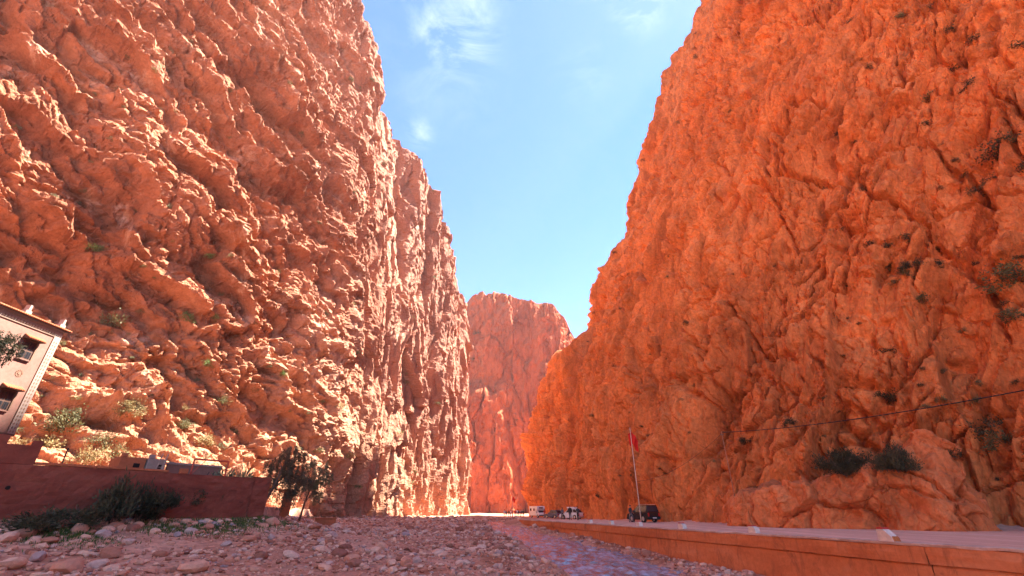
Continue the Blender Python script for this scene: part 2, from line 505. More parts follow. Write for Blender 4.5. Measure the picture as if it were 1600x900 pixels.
# ------------------------------------------------------------------ terrain functions (heights relative to the eye, then + EYE)
WALL = np.array([(24, -6), (19.5, 3), (16.6, 10), (15, 15), (14, 18.6), (12.5, 26), (10.8, 32.6), (8, 46.2), (4.4, 62), (1.9, 73), (1.2, 78)], float)
CLIFF_R = np.array([(78, -90), (60, -40), (49, 0), (42, 18), (35.5, 32), (29, 39), (22.8, 45.5), (18.6, 53), (15.8, 66), (12.9, 90), (10.6, 118), (5.9, 140)], float)
LEFT = np.array([(-72, -60), (-47, -3), (-28, 24), (-18.8, 37), (-21, 46), (-28, 60), (-30, 78), (-27.5, 105), (-15.5, 150), (-15, 160), (-40, 190), (-60, 300)], float)


def wlev(y): return np.interp(y, [28, 60, 78, 105, 130, 200, 300], [-3.0, -2.2, -1.75, -1.4, -1.2, -1.1, -0.6])
def rlev(y): return np.interp(y, [70, 100, 120, 145, 200, 300], [-1.0, -1.12, -1.15, -1.1, -1.0, -0.6])
def xwall(y): return np.interp(y, WALL[:, 1], WALL[:, 0])
def xleft(y): return np.interp(y, LEFT[:, 1], LEFT[:, 0])
def xcliff(y): return np.interp(y, CLIFF_R[:, 1], CLIFF_R[:, 0])


def unproj_water(px, py):
    r = ray(px, py); y = 40.0
    for _ in range(40):
        y = 0.5 * y + 0.5 * float(wlev(y)) * r.y / r.z
    return r.x / r.y * y, y


WL = sorted([unproj_water(*p) for p in ((752, 812), (756, 815), (765, 830), (806, 848), (826, 866), (858, 884), (878, 899), (905, 925), (930, 960))], key=lambda p: p[1])
WR = sorted([unproj_water(*p) for p in ((812, 814), (818, 819), (835, 831), (876, 839), (925, 852), (980, 867), (1030, 881), (1068, 896), (1095, 925), (1120, 960))], key=lambda p: p[1])
WLa, WRa = np.array(WL), np.array(WR)
def wat_l(y): return np.interp(y, WLa[:, 1], WLa[:, 0])
def wat_r(y): return np.interp(y, WRa[:, 1], WRa[:, 0])


def ground_h(x, y):
    """Riverbed height above the stream datum (world z)."""
    x = np.asarray(x, float); y = np.asarray(y, float)
    floor = wlev(y) + 0.22
    top = np.interp(y, [0, 45, 62, 110, 150, 300], [-0.35, -0.35, -0.45, -0.75, -0.95, -0.5])
    top = np.maximum(top, floor + 0.15)
    d = (x - xleft(y)) * np.interp(y, [40, 60], [0.82, 0.97])
    z = top - (top - floor) * (1 - np.exp(-np.maximum(d, 0) / np.interp(y, [40, 70], [7.0, 5.0])))
    # behind the garden wall the terrace lies higher
    z = np.where((d < -0.2), 0.3 + np.minimum(-d, 40) * 0.10, z)
    # stream channel
    wl, wr = wat_l(y), wat_r(y)
    wid = np.maximum((wr - wl) / 2, 0.1); mid = (wl + wr) / 2
    q = np.abs(x - mid) - wid
    wob = 0.5 * vnoise(x * 0.7, y * 0.5, 31) + 0.35 * vnoise(x * 2.1, y * 1.6, 32)
    on = sstep(98, 84, y)
    bank = np.clip(0.11 + 0.30 * (q + wob) , -0.30, 0.22)
    zc = wlev(y) + bank
    z = np.where((q < 4) & (d > 0), np.minimum(z, z * (1 - on) + zc * on + 0.22 * sstep(0.2, 4, q) * on), z)
    # upstream of the retaining wall the bank climbs to the road
    up = sstep(70, 80, y) * sstep(-5.0, 0.5, x - np.interp(y, [70, 100, 140], [2.0, 1.0, -3.0]))
    z = z * (1 - up) + (rlev(y) - 0.02) * up
    z = z + 0.10 * fbm(x / 3.0, y / 3.0, 4, 5) * (d > 0) + 0.25 * vnoise(x / 11.0, y / 9.0, 6) * sstep(0, 6, d) * sstep(0.5, 4, np.abs(q) + (q < 0) * -9) * (1 - up)
    # pool of red mud beside the stream
    return z + EYE


def stretch_axis(lo, hi, step, far, n_far=10):
    core = np.arange(lo, hi, step)
    a = lo - np.geomspace(step * 2, far, n_far)[::-1]; b = hi + np.geomspace(step * 2, far, n_far)
    return np.concatenate([a, core, b])


xs = stretch_axis(-46, 16, 0.22, 900)
ys = np.concatenate([-np.geomspace(2, 900, 12)[::-1], np.arange(0, 12, 1.0), 12 * np.exp(np.arange(0, math.log(200 / 12), 0.0085)), 200 + np.geomspace(3, 900, 14)])
GX, GY = np.meshgrid(xs, ys, indexing='ij')
riverbed = grid_mesh('riverbed', np.stack([GX, GY, ground_h(GX, GY)], -1), M['ground'], smooth=True, flip=False)
tag(riverbed, 'stony pinkish riverbed filling the floor of the gorge', kind='structure')

# stream: a sheet between its banks
wy = np.concatenate([np.arange(6, 20, 0.5), 20 * np.exp(np.arange(0, math.log(5), 0.0045))])
t = np.linspace(-0.35, 1.35, 110)
WX = wat_l(wy)[:, None] + (wat_r(wy) - wat_l(wy))[:, None] * t[None, :]
WXl = np.minimum(WX, xwall(wy)[:, None] - 0.2)
WYg = np.repeat(wy[:, None], len(t), 1)
ripple = 0.085 * fbm(WXl / 0.8 + 0.3 * WYg, WYg / 0.9, 3, 91, 0.6) + 0.05 * vnoise(WXl / 2.2, WYg / 3.0, 94)
stream = grid_mesh('stream', np.stack([WXl, WYg, wlev(WYg) + EYE + ripple], -1), M['water'], smooth=True, flip=True)
tag(stream, 'shallow rippled stream running along the foot of the retaining wall', kind='structure')

# ------------------------------------------------------------------ cliffs
def resample(path, step_of):
    """Walk a polyline with a step that depends on the position; returns points and arc lengths."""
    path = np.asarray(path, float)
    # rounded corners
    for _ in range(2):
        q = [path[0]]
        for a, b in zip(path[:-1], path[1:]):
            q += [a * 0.75 + b * 0.25, a * 0.25 + b * 0.75]
        path = np.array(q + [path[-1]])
    seg = np.hypot(*np.diff(path, axis=0).T); s = np.concatenate([[0], np.cumsum(seg)])
    out = [0.0]
    while out[-1] < s[-1]:
        x, y = np.interp(out[-1], s, path[:, 0]), np.interp(out[-1], s, path[:, 1])
        out.append(out[-1] + step_of(x, y))
    out = np.array(out[:-1])
    return np.stack([np.interp(out, s, path[:, 0]), np.interp(out, s, path[:, 1])], -1), out


def rows(k, near, top, lo=-4.0):
    h = [lo]
    while h[-1] < top: h.append(h[-1] + k * (near + 0.75 * max(h[-1], 0)) * (1 + max(0, h[-1] - 125) / 50))
    h = np.array(h)
    return (h - lo) / (h[-1] - lo)


def normals(P):
    du = np.gradient(P, axis=0); dv = np.gradient(P, axis=1)
    n = np.cross(du, dv)
    return n / np.maximum(np.linalg.norm(n, axis=-1, keepdims=True), 1e-6)


def soften(D, k=0.5):
    E = D.copy()
    E[1:-1, 1:-1] = (1 - k) * D[1:-1, 1:-1] + k * 0.25 * (D[2:, 1:-1] + D[:-2, 1:-1] + D[1:-1, 2:] + D[1:-1, :-2])
    return E


def tab(x, pts):
    pts = sorted(pts); return np.interp(x, [p[0] for p in pts], [p[1] for p in pts])


def plateau(P, sgn, dists, lifts):
    """Rows that close the top of a cliff away from the gorge."""
    last = P[:, -1]
    extra = [last + np.array([sgn * d, 0, l]) for d, l in zip(dists, lifts)]
    return np.concatenate([P, np.stack(extra, 1)], 1)


# --- left cliff
SKY_L = [(560, 0, 75), (562, 48, 82), (590, 60, 84), (592, 168, 91), (602, 207, 99), (625, 217, 104), (660, 272, 113), (690, 345, 126), (714, 440, 143), (722, 472, 150)]
crest_pts = [(Y, at_y(px, py, Y).z) for px, py, Y in SKY_L] + [(50, 150.0), (20, 158.0), (-90, 150.0), (156, 70), (260, 80)]
setb_pts = [(150, 3.5), (125, 3.0), (112, 5.0), (104, 9), (100, 12), (84, 12.5), (75, 14), (50, 24), (20, 40), (-90, 60)]
CL = [(-82, -90), (-74, -40), (-68, 0), (-60, 22), (-50, 38), (-40, 54), (-31, 72), (-28.5, 90), (-26.5, 108), (-21.5, 128), (-15.2, 150), (-15.5, 156), (-22, 163), (-60, 185), (-140, 210)]


def step_left(x, y):
    d = math.hypot(x, y)
    if y < 15: return 2.0
    if y > 156: return 6.0
    return 0.0027 * d


def build_left():
    B, s = resample(CL, step_left)
    tt = rows(0.0029, 34, 150)
    crest = tab(B[:, 1], crest_pts) + 2.4 * vnoise(s / 4.0, s * 0 + 3.3, 71) + 1.4 * vnoise(s / 1.6, s * 0 + 1.3, 72)
    H = -4 + (crest[:, None] + 4) * tt[None, :]              # world z
    Yb = np.repeat(B[:, 1][:, None], len(tt), 1)
    S = tab(Yb, setb_pts) * np.clip(H / crest[:, None], 0, 1) ** 1.25
    near = sstep(74, 52, Yb)
    talus = 10.0 * near * np.clip(1 - (H - 1) / 15.0, 0, 1.2) ** 1.4
    X = B[:, 0][:, None] - S + talus
    P = np.stack([X, Yb, H], -1)
    n = normals(P)
    if n[len(s) // 2, len(tt) // 2, 0] < 0: n = -n
    u = np.repeat(s[:, None], len(tt), 1).astype(f32); v = H.astype(f32)
    wu = u + 1.6 * fbm(u / 11, v / 11, 4, 11, 0.33); wv = v + 1.6 * fbm(u / 11, v / 11, 4, 12, 0.33)
    th = math.radians(32)
    a, b = wu * math.cos(th) - wv * math.sin(th), wu * math.sin(th) + wv * math.cos(th)
    w = sstep(94, 62, Yb + 6 * vnoise(u / 20, v / 30, 64))
    D = 3.2 * w * fbm(u / 34, v / 46, 3, 21) + 1.9 * w * fbm(a / 26, b / 9, 3, 22)
    f1, e1 = facet(a / 7.5, b / 4.2, 31, 1.5); f2, e2 = facet(a / 3.0, b / 1.8, 32, 1.7); f3, e3 = facet(a / 1.35, b / 0.9, 33, 1.8)
    f4, _ = facet(a / 0.66, b / 0.5, 34, 1.8)
    f1, f2 = soften(soften(f1, 0.7), 0.7), soften(f2, 0.6)
    blk = 1.05 * f1 + 0.55 * f2 + 0.28 * f3 + 0.14 * f4 - 0.40 * np.exp(-e2 * 16)
    g1, k1 = facet(wu / 5.2, wv / 26, 41, 1.3); g2, k2 = facet(wu / 2.1, wv / 8, 42, 1.5); g3, _ = facet(wu / 0.95, wv / 2.4, 43, 1.6)
    flute = 2.0 * ridged(wu / 14, wv / 110, 2, 44) + (1.4 - 0.7 * sstep(108, 125, Yb)) * g1 + 0.75 * g2 + 0.2 * g3 - 0.5 * np.exp(-k1 * 14)
    led = b / 7.0 + 1.1 * fbm(u / 20, v / 20, 3, 61); led = led - np.floor(led)
    D = D + w * (1.5 * led * sstep(-0.3, 0.3, vnoise(a / 24, b / 10, 62)))
    # a broad roof of rock high on the near wall, hollowed beneath
    lip = 72 + 0.45 * (58 - Yb) + 3 * vnoise(u / 8, v / 8, 63)
    D = D + np.exp(-((Yb - 59) / 8.0) ** 2) * (3.6 * sstep(lip - 1.0, lip + 1.5, H) * sstep(lip + 34, lip + 12, H) - 2.0 * sstep(lip - 14, lip - 2, H) * (H < lip))
    D = D + w * blk + (1 - w) * flute
    D = D + 0.12 * fbm(u / 1.4, v / 1.4, 3, 51) + 0.55 * ridged(a / 8, b / 5, 2, 52) * w
    D = soften(D, 0.25)
    D = D * (1 - 0.35 * near * sstep(14, 4, v))
    P = P + n * D[..., None]
    P = plateau(P, -1, (2, 8, 30, 120, 400), (0.6, 2, 5, 8, 8))
    o = grid_mesh('cliff_left', P, M['rock_left'], flip=True)
    return tag(o, 'sunlit craggy red cliff towering over the left side of the gorge', kind='structure')


cliff_left = build_left()

# --- right cliff
CR = [tuple(p) for p in CLIFF_R] + [(5.6, 143), (8, 147), (34, 158), (120, 186), (320, 245)]
PROF_FAR = [(-5, -1), (3, 0), (37, 6.6), (46, 12), (51, 20.5), (54, 22.0), (66, 23.0), (80, 29), (94, 39.5), (132, 48.5), (187, 69), (245, 101), (300, 125)]
PROF_NEAR = [(-5, -1.5), (3, 0), (20, 4.5), (50, 15), (80, 29), (110, 37), (150, 50), (187, 66), (245, 99), (300, 125)]


def step_right(x, y):
    d = math.hypot(x, y)
    if y < 14: return 2.0
    if y > 148: return 8.0
    return 0.0027 * d


def build_right():
    B, s = resample(CR, step_right)
    tt = rows(0.0030, 36, 245)
    crest = 245 - 218 * sstep(10, -22, B[:, 1]) + 3.0 * vnoise(s / 14.0, s * 0 + 5.1, 73)  # unseen wall behind the camera lowered to let sunlight in
    H = -4 + (crest[:, None] + 4) * tt[None, :]
    Yb = np.repeat(B[:, 1][:, None], len(tt), 1)
    wf = sstep(70, 125, Yb)
    S = tab(H, PROF_FAR) * wf + tab(H, PROF_NEAR) * (1 - wf)
    S = S - 8 * sstep(190, 215, H) * sstep(76, 88, Yb) * sstep(120, 108, Yb) + 5 * sstep(180, 215, H) * sstep(122, 134, Yb)  # upper wall, mostly out of view, shaped to steer its cast shadow
    P = np.stack([B[:, 0][:, None] + S, Yb, H], -1)
    n = normals(P)
    if n[len(s) // 2, len(tt) // 2, 0] > 0: n = -n
    u = np.repeat(s[:, None], len(tt), 1).astype(f32); v = H.astype(f32)
    wu = u + 1.4 * fbm(u / 12, v / 18, 4, 111, 0.35); wv = v + 2.2 * fbm(u / 12, v / 18, 4, 112, 0.35)
    th = math.radians(-16)                                    # joints lean with the slope
    a, b = wu * math.cos(th) - wv * math.sin(th), wu * math.sin(th) + wv * math.cos(th)
    D = 1.8 * fbm(u / 30, v / 50, 3, 121) * sstep(140, 110, Yb) + 0.8 * ridged(a / 10, b / 70, 3, 122)
    f1, e1 = facet(a / 5.2, b / 20.0, 131, 2.3); f2, e2 = facet(a / 2.3, b / 7.0, 132, 2.2)
    f3, e3 = facet(a / 1.0, b / 2.8, 133, 1.8); f4, e4 = facet(wu / 0.5, wv / 0.8, 134, 1.5)
    for _ in range(2): f1 = soften(f1, 0.8)
    f2 = soften(f2, 0.8)
    f3 = soften(f3, 0.5)
    crk = sstep(0.0, 0.5, vnoise(u / 14, v / 18, 135)); crk2 = sstep(0.0, 0.4, vnoise(u / 6, v / 8, 136))
    plate = 0.80 * f1 + 0.50 * f2 + 0.24 * f3 + 0.09 * f4 - 1.3 * crk * np.exp(-(e1 * 40) ** 2) - 0.5 * crk2 * np.exp(-(e2 * 22) ** 2)
    plate = plate + 0.35 * ridged(a / 3.0, b / 16.0, 3, 137) + 0.10 * ridged(a / 0.9, b / 4.0, 2, 138)
    # the upper near wall is more broken
    rough = sstep(-0.15, 0.45, fbm(u / 38, v / 38, 3, 141) + 0.6 * sstep(90, 40, Yb) * sstep(35, 75, H) - 0.2)
    g1, k1 = facet(a / 4.2, b / 3.6, 151, 1.6); g2, k2 = facet(a / 1.7, b / 1.5, 152, 1.6); g3, k3 = facet(a / 0.8, b / 0.75, 154, 1.6)
    g1 = soften(soften(g1, 0.8), 0.8)
    g2 = soften(g2, 0.7)
    g3 = soften(g3, 0.4)
    brk = 0.75 * g1 + 0.42 * g2 + 0.22 * g3 - 0.3 * np.exp(-k1 * 14) + 0.4 * ridged(wu / 7, wv / 9, 2, 153)
    D = D + plate * (1 - 0.6 * rough) + brk * rough + 0.05 * fbm(u / 1.0, v / 1.6, 3, 161, 0.6)
    D = soften(D, 0.15)
    au = a + 0.35 * fbm(u / 2.2, v / 2.2, 3, 171, 0.6); bv = b + 0.35 * fbm(u / 2.2, v / 2.2, 3, 172, 0.6)
    for ang, sx, sy, wid, dep, sd, msc in ((0, 3.6, 12, 0.24, 1.15, 180, 9), (32, 5.5, 14, 0.26, 1.3, 190, 14), (-38, 4.2, 10, 0.22, 0.95, 200, 11), (8, 1.5, 4.0, 0.15, 0.50, 210, 5), (50, 1.2, 2.8, 0.13, 0.36, 220, 4)):
        r0 = math.radians(ang); x_, y_ = au * math.cos(r0) - bv * math.sin(r0), au * math.sin(r0) + bv * math.cos(r0)
        _, e_ = facet(x_ / sx, y_ / sy, sd)
        D = D - dep * np.exp(-(e_ * sx / wid) ** 2) * sstep(-0.05, 0.3, vnoise(u / msc, v / msc, sd + 3))
    # the long cleft that parts the end pillar from the main wall
    D = D + 0.7 * plate * sstep(112, 130, Yb)
    yc = 110 + 0.13 * H + 1.5 * np.sin(H / 8.0)
    D = D + (2.2 * sstep(0.3, 1.8, Yb - yc) - 6.0 * np.exp(-((Yb - yc + 0.6) / 1.6) ** 2)) * sstep(58, 46, H)
    foot = sstep(9, 2, H)
    D = D * (1 - 0.65 * foot) - 0.5 * foot
    P = P + n * D[..., None]
    P = plateau(P, 1, (4, 15, 60, 200, 500), (1, 3, 6, 8, 8))
    o = grid_mesh('cliff_right', P, M['rock_right'])
    return tag(o, 'shaded orange cliff leaning back above the road on the right', kind='structure')


cliff_right = build_right()

# --- far cliff closing the gorge
SKY_F = [(640, 500), (700, 485), (722, 471), (745, 459), (770, 457), (792, 459), (812, 466), (840, 471), (868, 478), (884, 500), (898, 525), (910, 546), (940, 580), (1000, 640)]


def build_far():
    xs_ = np.concatenate([np.arange(-120, -56, 3.0), np.arange(-56, 66, 0.55), np.arange(66, 130, 3.0)])
    tt = rows(0.004, 150, 130)
    zs = [(at_y(px, py, 286).x, at_y(px, py, 286).z) for px, py in SKY_F]
    crest = tab(xs_, zs) + 1.5 * vnoise(xs_ / 5.0, xs_ * 0 + 2.2, 81) + 0.9 * vnoise(xs_ / 2.0, xs_ * 0 + 4.2, 82)
    H = -4 + (crest[:, None] + 4) * tt[None, :]
    Xb = np.repeat(xs_[:, None], len(tt), 1)
    frac = np.clip(H / crest[:, None], 0, 1)
    S = 26 * frac ** 1.1 + 0.004 * np.maximum(np.abs(Xb - 8) - 20, 0) ** 2
    # a foreground pillar at mid height with a ledge at its top, as broad as half the face
    pil = sstep(-46, -36, Xb) * sstep(14, -2, Xb + 0.12 * H) * sstep(78, 66, H + 2 * vnoise(Xb / 6, H / 6, 91))
    P = np.stack([Xb, 262 + S - 7 * pil, H], -1)
    u, v = Xb.astype(f32), H.astype(f32)
    wu = u + 3 * fbm(u / 14, v / 22, 4, 211); wv = v + 4 * fbm(u / 14, v / 22, 4, 212)
    f1, e1 = facet(wu / 11, wv / 34, 221, 1.2); f2, e2 = facet(wu / 4.2, wv / 12, 222, 1.4); f3, _ = facet(wu / 1.9, wv / 4.0, 223, 1.5)
    D = 1.7 * f1 + 0.9 * f2 + 0.4 * f3 + 2.0 * ridged(wu / 16, wv / 120, 3, 224) - 1.3 * np.exp(-e1 * 14) + 0.4 * fbm(u / 2.5, v / 2.5, 3, 225)
    D = D - 6 * np.exp(-((Xb + 40 - 0.05 * H) / 2.2) ** 2) - 3.5 * np.exp(-((Xb - 8 + 0.22 * H) / 1.6) ** 2) * sstep(70, 50, H)
    P[..., 1] -= D
    last = P[:, -1]
    P = np.concatenate([P, np.stack([last + np.array([0, d, l]) for d, l in ((3, .5), (15, 1), (80, 0), (300, -20))], 1)], 1)
    o = grid_mesh('cliff_far', P, M['rock_far'])
    return tag(o, 'distant flat-topped red cliff closing the end of the gorge', kind='structure')


cliff_far = build_far()

# ------------------------------------------------------------------ road and retaining wall
rng = np.random.default_rng(7)
random.seed(7)


def road_sheet():
    ry = np.concatenate([np.arange(-60, 10, 4.0), np.arange(10, 60, 0.8), np.arange(60, 146, 2.0)])
    left = np.where(ry < 78, np.interp(ry, WALL[:, 1], WALL[:, 0]) + 0.36, np.interp(ry, [78, 100, 145], [1.2, 1.4, -1.0]) + 0.36)
    left = np.where(ry < -6, 24 + (-6 - ry) * 0.55, left)
    right = xcliff(ry) + 5.0
    t_ = np.linspace(0, 1, 26)
    X = left[:, None] + (right - left)[:, None] * t_
    Y = np.repeat(ry[:, None], 26, 1)
    Z = np.repeat(rlev(ry)[:, None], 26, 1) + EYE - 0.03 + 0.03 * vnoise(X / 2.5, Y / 3.5, 61) * (t_ > 0.02) + 0.5 * np.clip((X - (xcliff(Y) - 0.6)) / 3, 0, 1) * sstep(0, 1, X - xcliff(Y) + 0.6)
    o = grid_mesh('road', np.stack([X, Y, Z], -1), M['road'], smooth=True, flip=True)
    return tag(o, 'dusty mauve asphalt road running between the retaining wall and the orange cliff', kind='structure')


road = road_sheet()
# worn edge line on the cliff side of the road
ly = np.arange(12, 34, 1.0)
lx = np.interp(ly, WALL[:, 1], WALL[:, 0]) + np.interp(ly, [12, 34], [11.5, 8.5])
lz = rlev(ly) + EYE + 0.012
line = grid_mesh('road_line', np.stack([np.stack([lx - 0.07, ly, lz], -1), np.stack([lx + 0.07, ly, lz], -1)], 1), M['white_paint'], parent=road)


def wall_frame():
    pts, s = resample(WALL, lambda x, y: 0.25)
    d = np.gradient(pts, axis=0); d /= np.linalg.norm(d, axis=1, keepdims=True)
    nrm = np.stack([-d[:, 1], d[:, 0]], -1)                 # towards the river
    return pts, s, nrm


def build_retaining_wall():
    t_ = thing('retaining_wall', 'long stained orange concrete retaining wall between the stream and the road', 'retaining wall', (12.5, 26, 0))
    t_.location = (0, 0, 0)
    pts, s, nrm = wall_frame()
    L_ = s[-1]; joints = [0]
    while joints[-1] < L_ - 9: joints.append(joints[-1] + random.uniform(5.5, 8.5))
    joints.append(L_)

    def strip(name, s0, s1, prof, mat, seed, amp, n_per=5):
        """prof: list of (out, z offset kind, value); swept from s0 to s1 with surface roughness."""
        ss = np.arange(s0, s1 + 0.01, 0.25) if s1 - s0 > 0.3 else np.array([s0, s1])
        ss[-1] = s1
        px_ = np.interp(ss, s, pts[:, 0]); py_ = np.interp(ss, s, pts[:, 1])
        nx_ = np.interp(ss, s, nrm[:, 0]); ny_ = np.interp(ss, s, nrm[:, 1])
        zt = rlev(py_) + EYE; zb = wlev(py_) + EYE - 0.6
        rows_ = []
        ref = []
        for (o0, z0), (o1, z1) in zip(prof[:-1], prof[1:]):
            for k in range(n_per): ref.append((o0 + (o1 - o0) * k / n_per, z0 + (z1 - z0) * k / n_per))
        ref.append(prof[-1])
        for o_, z_ in ref:
            z = zt + z_ if z_ > -1.4 else zb + (zt - 1.4 - zb) * (1 - (-1.4 - z_) / 1.0)
            w_ = amp * (fbm(ss / 0.9 + seed, z / 0.5, 4, seed) + 0.7 * vnoise(ss / 3.0, z / 1.5 + seed, seed + 3))
            rows_.append(np.stack([px_ + nx_ * (o_ + w_), py_ + ny_ * (o_ + w_), z + amp * 0.6 * vnoise(ss / 0.7, z * 0 + o_ * 3, seed + 5)], -1))
        P = np.stack(rows_, 1)
        return grid_mesh(name, P, mat, parent=t_, flip=False)
    for i, (a, b) in enumerate(zip(joints[:-1], joints[1:])):
        sd = 300 + i * 7
        o1 = random.uniform(-0.012, 0.012)
        strip('wall_panel', a + 0.004, b - 0.004, [(0.0, -0.60), (0.06 + o1, -0.66), (0.10 + o1, -1.39), (0.16 + o1, -2.4)], M['retaining'], sd, 0.018)
        strip('upper_course', a + 0.003, b - 0.003, [(0.0, -0.06), (0.13 + o1, -0.07), (0.15 + o1, -0.30), (0.13 + o1, -0.585), (0.02, -0.60)], M['retaining'], sd + 1, 0.022)
        strip('coping', a + 0.002, b - 0.002, [(-0.38, -0.05), (-0.36, 0.035), (0.05, 0.05), (0.16 + o1, 0.02), (0.165 + o1, -0.055), (0.0, -0.062)], M['coping'], sd + 2, 0.035, 3)
    # concrete footing that shows where the stream swings away
    strip('footing', 8, 40, [(0.10, -1.9), (0.75, -1.93), (0.95, -2.05), (1.05, -2.4)], M['coping'], 401, 0.05)
    return t_


retaining_wall = build_retaining_wall()


def marker(px, py, big, label):
    """White kerb stone with a red cap, wedge-shaped like the broken ones on the parapet."""
    r = ray(px, py)
    ys_ = np.linspace(12, 75, 1500); xs_ = r.x / r.y * ys_
    k = int(np.argmin(np.abs(xs_ - (xwall(ys_) + 0.02)))); y, x = float(ys_[k]), float(xs_[k])
    i = np.searchsorted(WALL[:, 1], y); d = WALL[i] - WALL[i - 1]; rz = math.atan2(d[1], d[0])
    z = float(rlev(y)) + EYE + 0.03
    t_ = thing('kerb_stone', label, 'kerb stone', (x + 0.05, y, z), rz, 'white kerb stones along the parapet')
    h = 0.46 if big else 0.36
    L_ = 0.62 if big else 0.55
    b = MB().prism([(-L_ / 2, -0.05), (L_ / 2, -0.05), (L_ / 2 - 0.05, h * 0.86), (L_ / 2 - 0.32, h * 0.86), (-L_ / 2 + 0.05, h * (0.35 if big else 0.7))], -0.15, 0.15)
    b.build('block', M['white_paint'], t_, bevel=0.015)
    MB().prism([(L_ / 2 - 0.06, h * 0.87), (L_ / 2 - 0.08, h), (L_ / 2 - 0.30, h), (L_ / 2 - 0.33, h * 0.87)], -0.155, 0.155).build('red_cap', M['red_paint'], t_, bevel=0.01)
    if big:
        MB().prism([(-L_ / 2 - 0.02, -0.04), (L_ / 2 - 0.26, -0.04), (L_ / 2 - 0.30, h * 0.84), (-L_ / 2 + 0.02, h * 0.30)], -0.165, 0.13).build('broken_face', M['rock_outcrop'], t_, bevel=0.02)
    else:
        MB().prism([(-L_ / 2 + 0.02, -0.04), (-0.02, -0.04), (-0.06, h * 0.66), (-L_ / 2 + 0.08, h * 0.55)], -0.157, 0.12).build('chipped_side', M['coping'], t_, bevel=0.01)
    return t_


marker(1388, 846, True, 'nearest white kerb stone with red cap and broken sloping side on the parapet')
marker(1178, 835, False, 'second nearest white kerb stone with red cap, right of the power pole')
marker(1066, 828, False, 'white kerb stone with red cap between black car and power pole')
marker(999, 824, False, 'white kerb stone beside the foot of the tall flag pole')
marker(955, 821, False, 'small white kerb stone left of the black car')
marker(922, 819, False, 'small white kerb stone right of the two standing people')

# ------------------------------------------------------------------ rock outcrop at the roadside
def build_outcrop():
    """A leaning mass of rock in front of the cliff foot: sheet swept along its own base line."""
    base = [(19.5, 43.5), (18.2, 41.6), (18.3, 40.0), (19.6, 37.6), (22.0, 35.6), (24.0, 33.0), (26.6, 30.6), (28.9, 29.9), (29.9, 31.2), (31.0, 34.0), (34, 38)]
    B, s = resample(base, lambda x, y: 0.085)
    # top height along the run, following the outline seen from the road
    pxb = 800 + FPX * B[:, 0] / (B[:, 1] * math.cos(PITCH) - math.sin(PITCH))
    pyt = np.interp(pxb, [1020, 1100, 1130, 1180, 1240, 1300, 1340, 1380, 1430, 1470, 1505, 1535, 1555, 1600], [812, 806, 790, 770, 772, 752, 748, 742, 722, 702, 690, 696, 715, 760])
    vv = (450 - pyt) / FPX
    tanel = (math.sin(PITCH) + math.cos(PITCH) * vv) / (math.cos(PITCH) - math.sin(PITCH) * vv)
    top = np.maximum(tanel * (B[:, 1] + 1.6) + 1.0, 0.4)
    top = top + 0.22 * vnoise(s / 1.6, s * 0 + 2.7, 501) + 0.1 * vnoise(s / 0.6, s * 0 + 1.7, 502)
    n0 = 110
    tt = np.concatenate([np.linspace(0, 1, n0), [1.1, 1.3, 1.7, 2.2]])
    d = np.gradient(B, axis=0); d /= np.linalg.norm(d, axis=1, keepdims=True)
    inn = np.stack([d[:, 1], -d[:, 0]], -1)                   # away from the camera / into the cliff
    if inn[len(B) // 2] @ np.array([1, 1]) < 0: inn = -inn
    inn = 0.45 * inn + 0.55 * np.array([0.66, 0.75])
    k = np.minimum(tt, 1.0); ex = np.maximum(tt - 1, 0)
    lean = 0.40 * top[:, None] * k ** 1.3
    Z = EYE - 1.15 + (top[:, None] + 0.15) * np.sin(k * math.pi / 2 * 0.93) / math.sin(math.pi / 2 * 0.93) + ex * 0.5
    P = np.stack([B[:, 0][:, None] + inn[:, 0][:, None] * lean + ex * 3.5, B[:, 1][:, None] + inn[:, 1][:, None] * lean + ex * 4.5, Z], -1)
    n = normals(P)
    if n[len(B) // 2, 50] @ np.array([-1, -1, 0.3]) < 0: n = -n
    u = np.repeat(s[:, None], len(tt), 1).astype(f32); v = (Z + lean * 0.5).astype(f32)
    wu = u + 0.6 * fbm(u / 3, v / 3, 4, 511); wv = v + 0.6 * fbm(u / 3, v / 3, 4, 512)
    f1, e1 = facet(wu / 3.2, wv / 3.8, 521, 1.6); f2, e2 = facet(wu / 1.3, wv / 1.5, 522, 1.6); f3, e3 = facet(wu / 0.5, wv / 0.55, 523, 1.5)
    D = 0.34 * f1 + 0.12 * f2 + 0.04 * f3 - 0.45 * np.exp(-(e1 * 22) ** 2) - 0.06 * np.exp(-e2 * 16) + 0.40 * ridged(wu / 3.4, wv / 7.0, 2, 524) + 0.05 * fbm(u / 0.4, v / 0.4, 3, 525)
    # hollows at road level
    for sc, zc, r_, dep in ((0.47, EYE - 0.3, 0.9, 0.9), (0.53, EYE + 0.4, 0.8, 0.9), (0.415, EYE - 0.1, 0.5, 0.5)):
        D = D - dep * np.exp(-((u - sc * s[-1]) / r_) ** 2 - ((Z - zc) / (r_ * 0.8)) ** 2)
    P = P + n * soften(D, 0.4)[..., None]
    o = grid_mesh('rock_outcrop', P, M['rock_outcrop'])
    return tag(o, 'rounded rock outcrop bulging out at the roadside below two bushes', kind='structure')


outcrop = build_outcrop()

# ------------------------------------------------------------------ left bank: garden wall, house, terrace
WA, WB = Vector((-28.0, 24.0)), Vector((-18.8, 37.0))
WDIR = (WB - WA).normalized()
WRZ = math.atan2(WDIR.y, WDIR.x)
WLEN = (WB - WA).length


